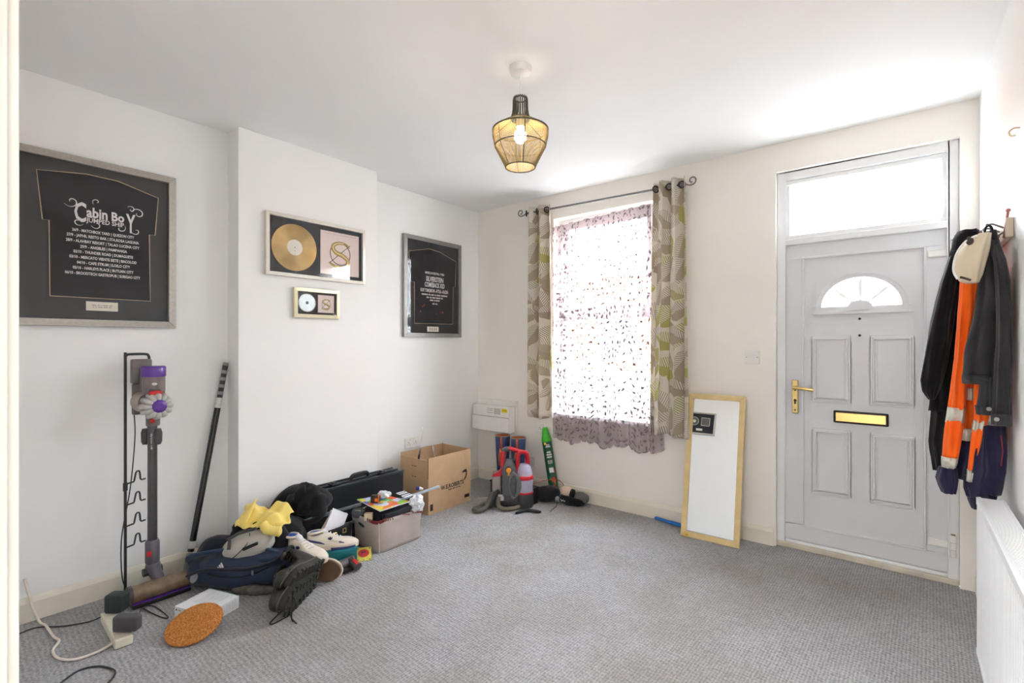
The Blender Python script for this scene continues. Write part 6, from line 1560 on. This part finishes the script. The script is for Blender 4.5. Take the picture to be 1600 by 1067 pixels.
M_DENIM = fabric('black_denim',(56,56,60),1200,0.35,0.95,var=0.22,fold=0.04)
dn = thing('denim_jacket', 'faded black denim jacket hanging at the front of the rack', 'jacket', (3.44,-1.0,1.1))
obj('body', drape([(362,1541,1556),(385,1538,1562),(412,1533,1572),(450,1528,1575),(500,1520,1575),(550,1507,1572),(590,1504,1562)],-1.00,0.046,31), M_DENIM, dn, smooth=True)
obj('hem_band', drape([(586,1503,1560),(594,1503.5,1559),(600,1505,1557)],-1.00,0.049,31), M_DENIM, dn, smooth=True)
s_r = obj('sleeve', drape([(384,1552,1562),(405,1553,1571),(440,1556,1578),(480,1558,1581),(540,1557,1581),(600,1553,1580),(655,1550,1580)],-1.06,0.034,33,fold=0.005), M_DENIM, dn, smooth=True)
obj('cuff', drape([(646,1549,1580.5),(664,1549,1580.5)],-1.06,0.037,33,fold=0.004), M_DENIM, s_r, smooth=True)
obj('button', MB().lathe([(0.007,0),(0.007,0.003)], ony(1557,655,-1.098), 16, (0.2,-1,0)), mat('pewter',(170,166,160),0.3,0.8), s_r)
s_l = obj('sleeve', drape([(590,1532,1552),(620,1529,1551),(642,1525,1550)],-1.03,0.030,35,fold=0.004), M_DENIM, dn, smooth=True)
obj('cuff', drape([(634,1524,1550),(648,1526,1550)],-1.03,0.033,35,fold=0.004), M_DENIM, s_l, smooth=True)
obj('button', MB().lathe([(0.007,0),(0.007,0.003)], ony(1545,639,-1.064), 16, (0.2,-1,0)), MATS['pewter'], s_l)
obj('collar', drape([(376,1546,1560),(400,1550,1570),(440,1560,1577)],-1.055,0.016,37,fold=0.003), M_DENIM, dn, smooth=True)
obj('hanging_loop', MB().tube(bez([ony(1538,372,-0.99),ony(1540,356,-1.0),ony(1548,354,-1.0),ony(1553,372,-0.99)],5),[(0.004,0.012)]*16,8), MATS['charcoal_cloth'], dn, smooth=True)

cpk = thing('baseball_hat', 'cream baseball cap hung by its strap over the coats', 'cap', (3.38,-1.05,1.55))
M_CREAM = fabric('cream_cotton',(226,212,186),800,0.2,0.95,var=0.05,fold=0.02)
obj('crown', drape([(366,1526,1548),(374,1514,1547),(386,1502,1546),(400,1494,1543),(415,1491,1539),(430,1494,1535),(438,1500,1531),(442,1508,1529)],-1.05,0.046,41,fold=0.004,sub=5), M_CREAM, cpk, smooth=True)
obj('brim_edge', MB().tube(bez([ony(1526,368,-1.09),ony(1510,376,-1.10),ony(1497,392,-1.10),ony(1491,408,-1.095),ony(1490,424,-1.09),ony(1496,436,-1.085)],6),0.0035,8), mat('white_binding',(238,236,232),0.7), cpk, smooth=True)
obj('emblem', MB().blob(ony(1515,376,-1.098),(0.012,0.004,0.016),rz(20),2,0.002,5,16,8), mat('emblem_dark',(72,60,56),0.8), cpk)
obj('lettering', MB().tube(bez([ony(1500,433,-1.09),ony(1508,435,-1.095),ony(1517,438,-1.095)],5),[(0.004,0.002)]*11,6), MATS['emblem_dark'], cpk)
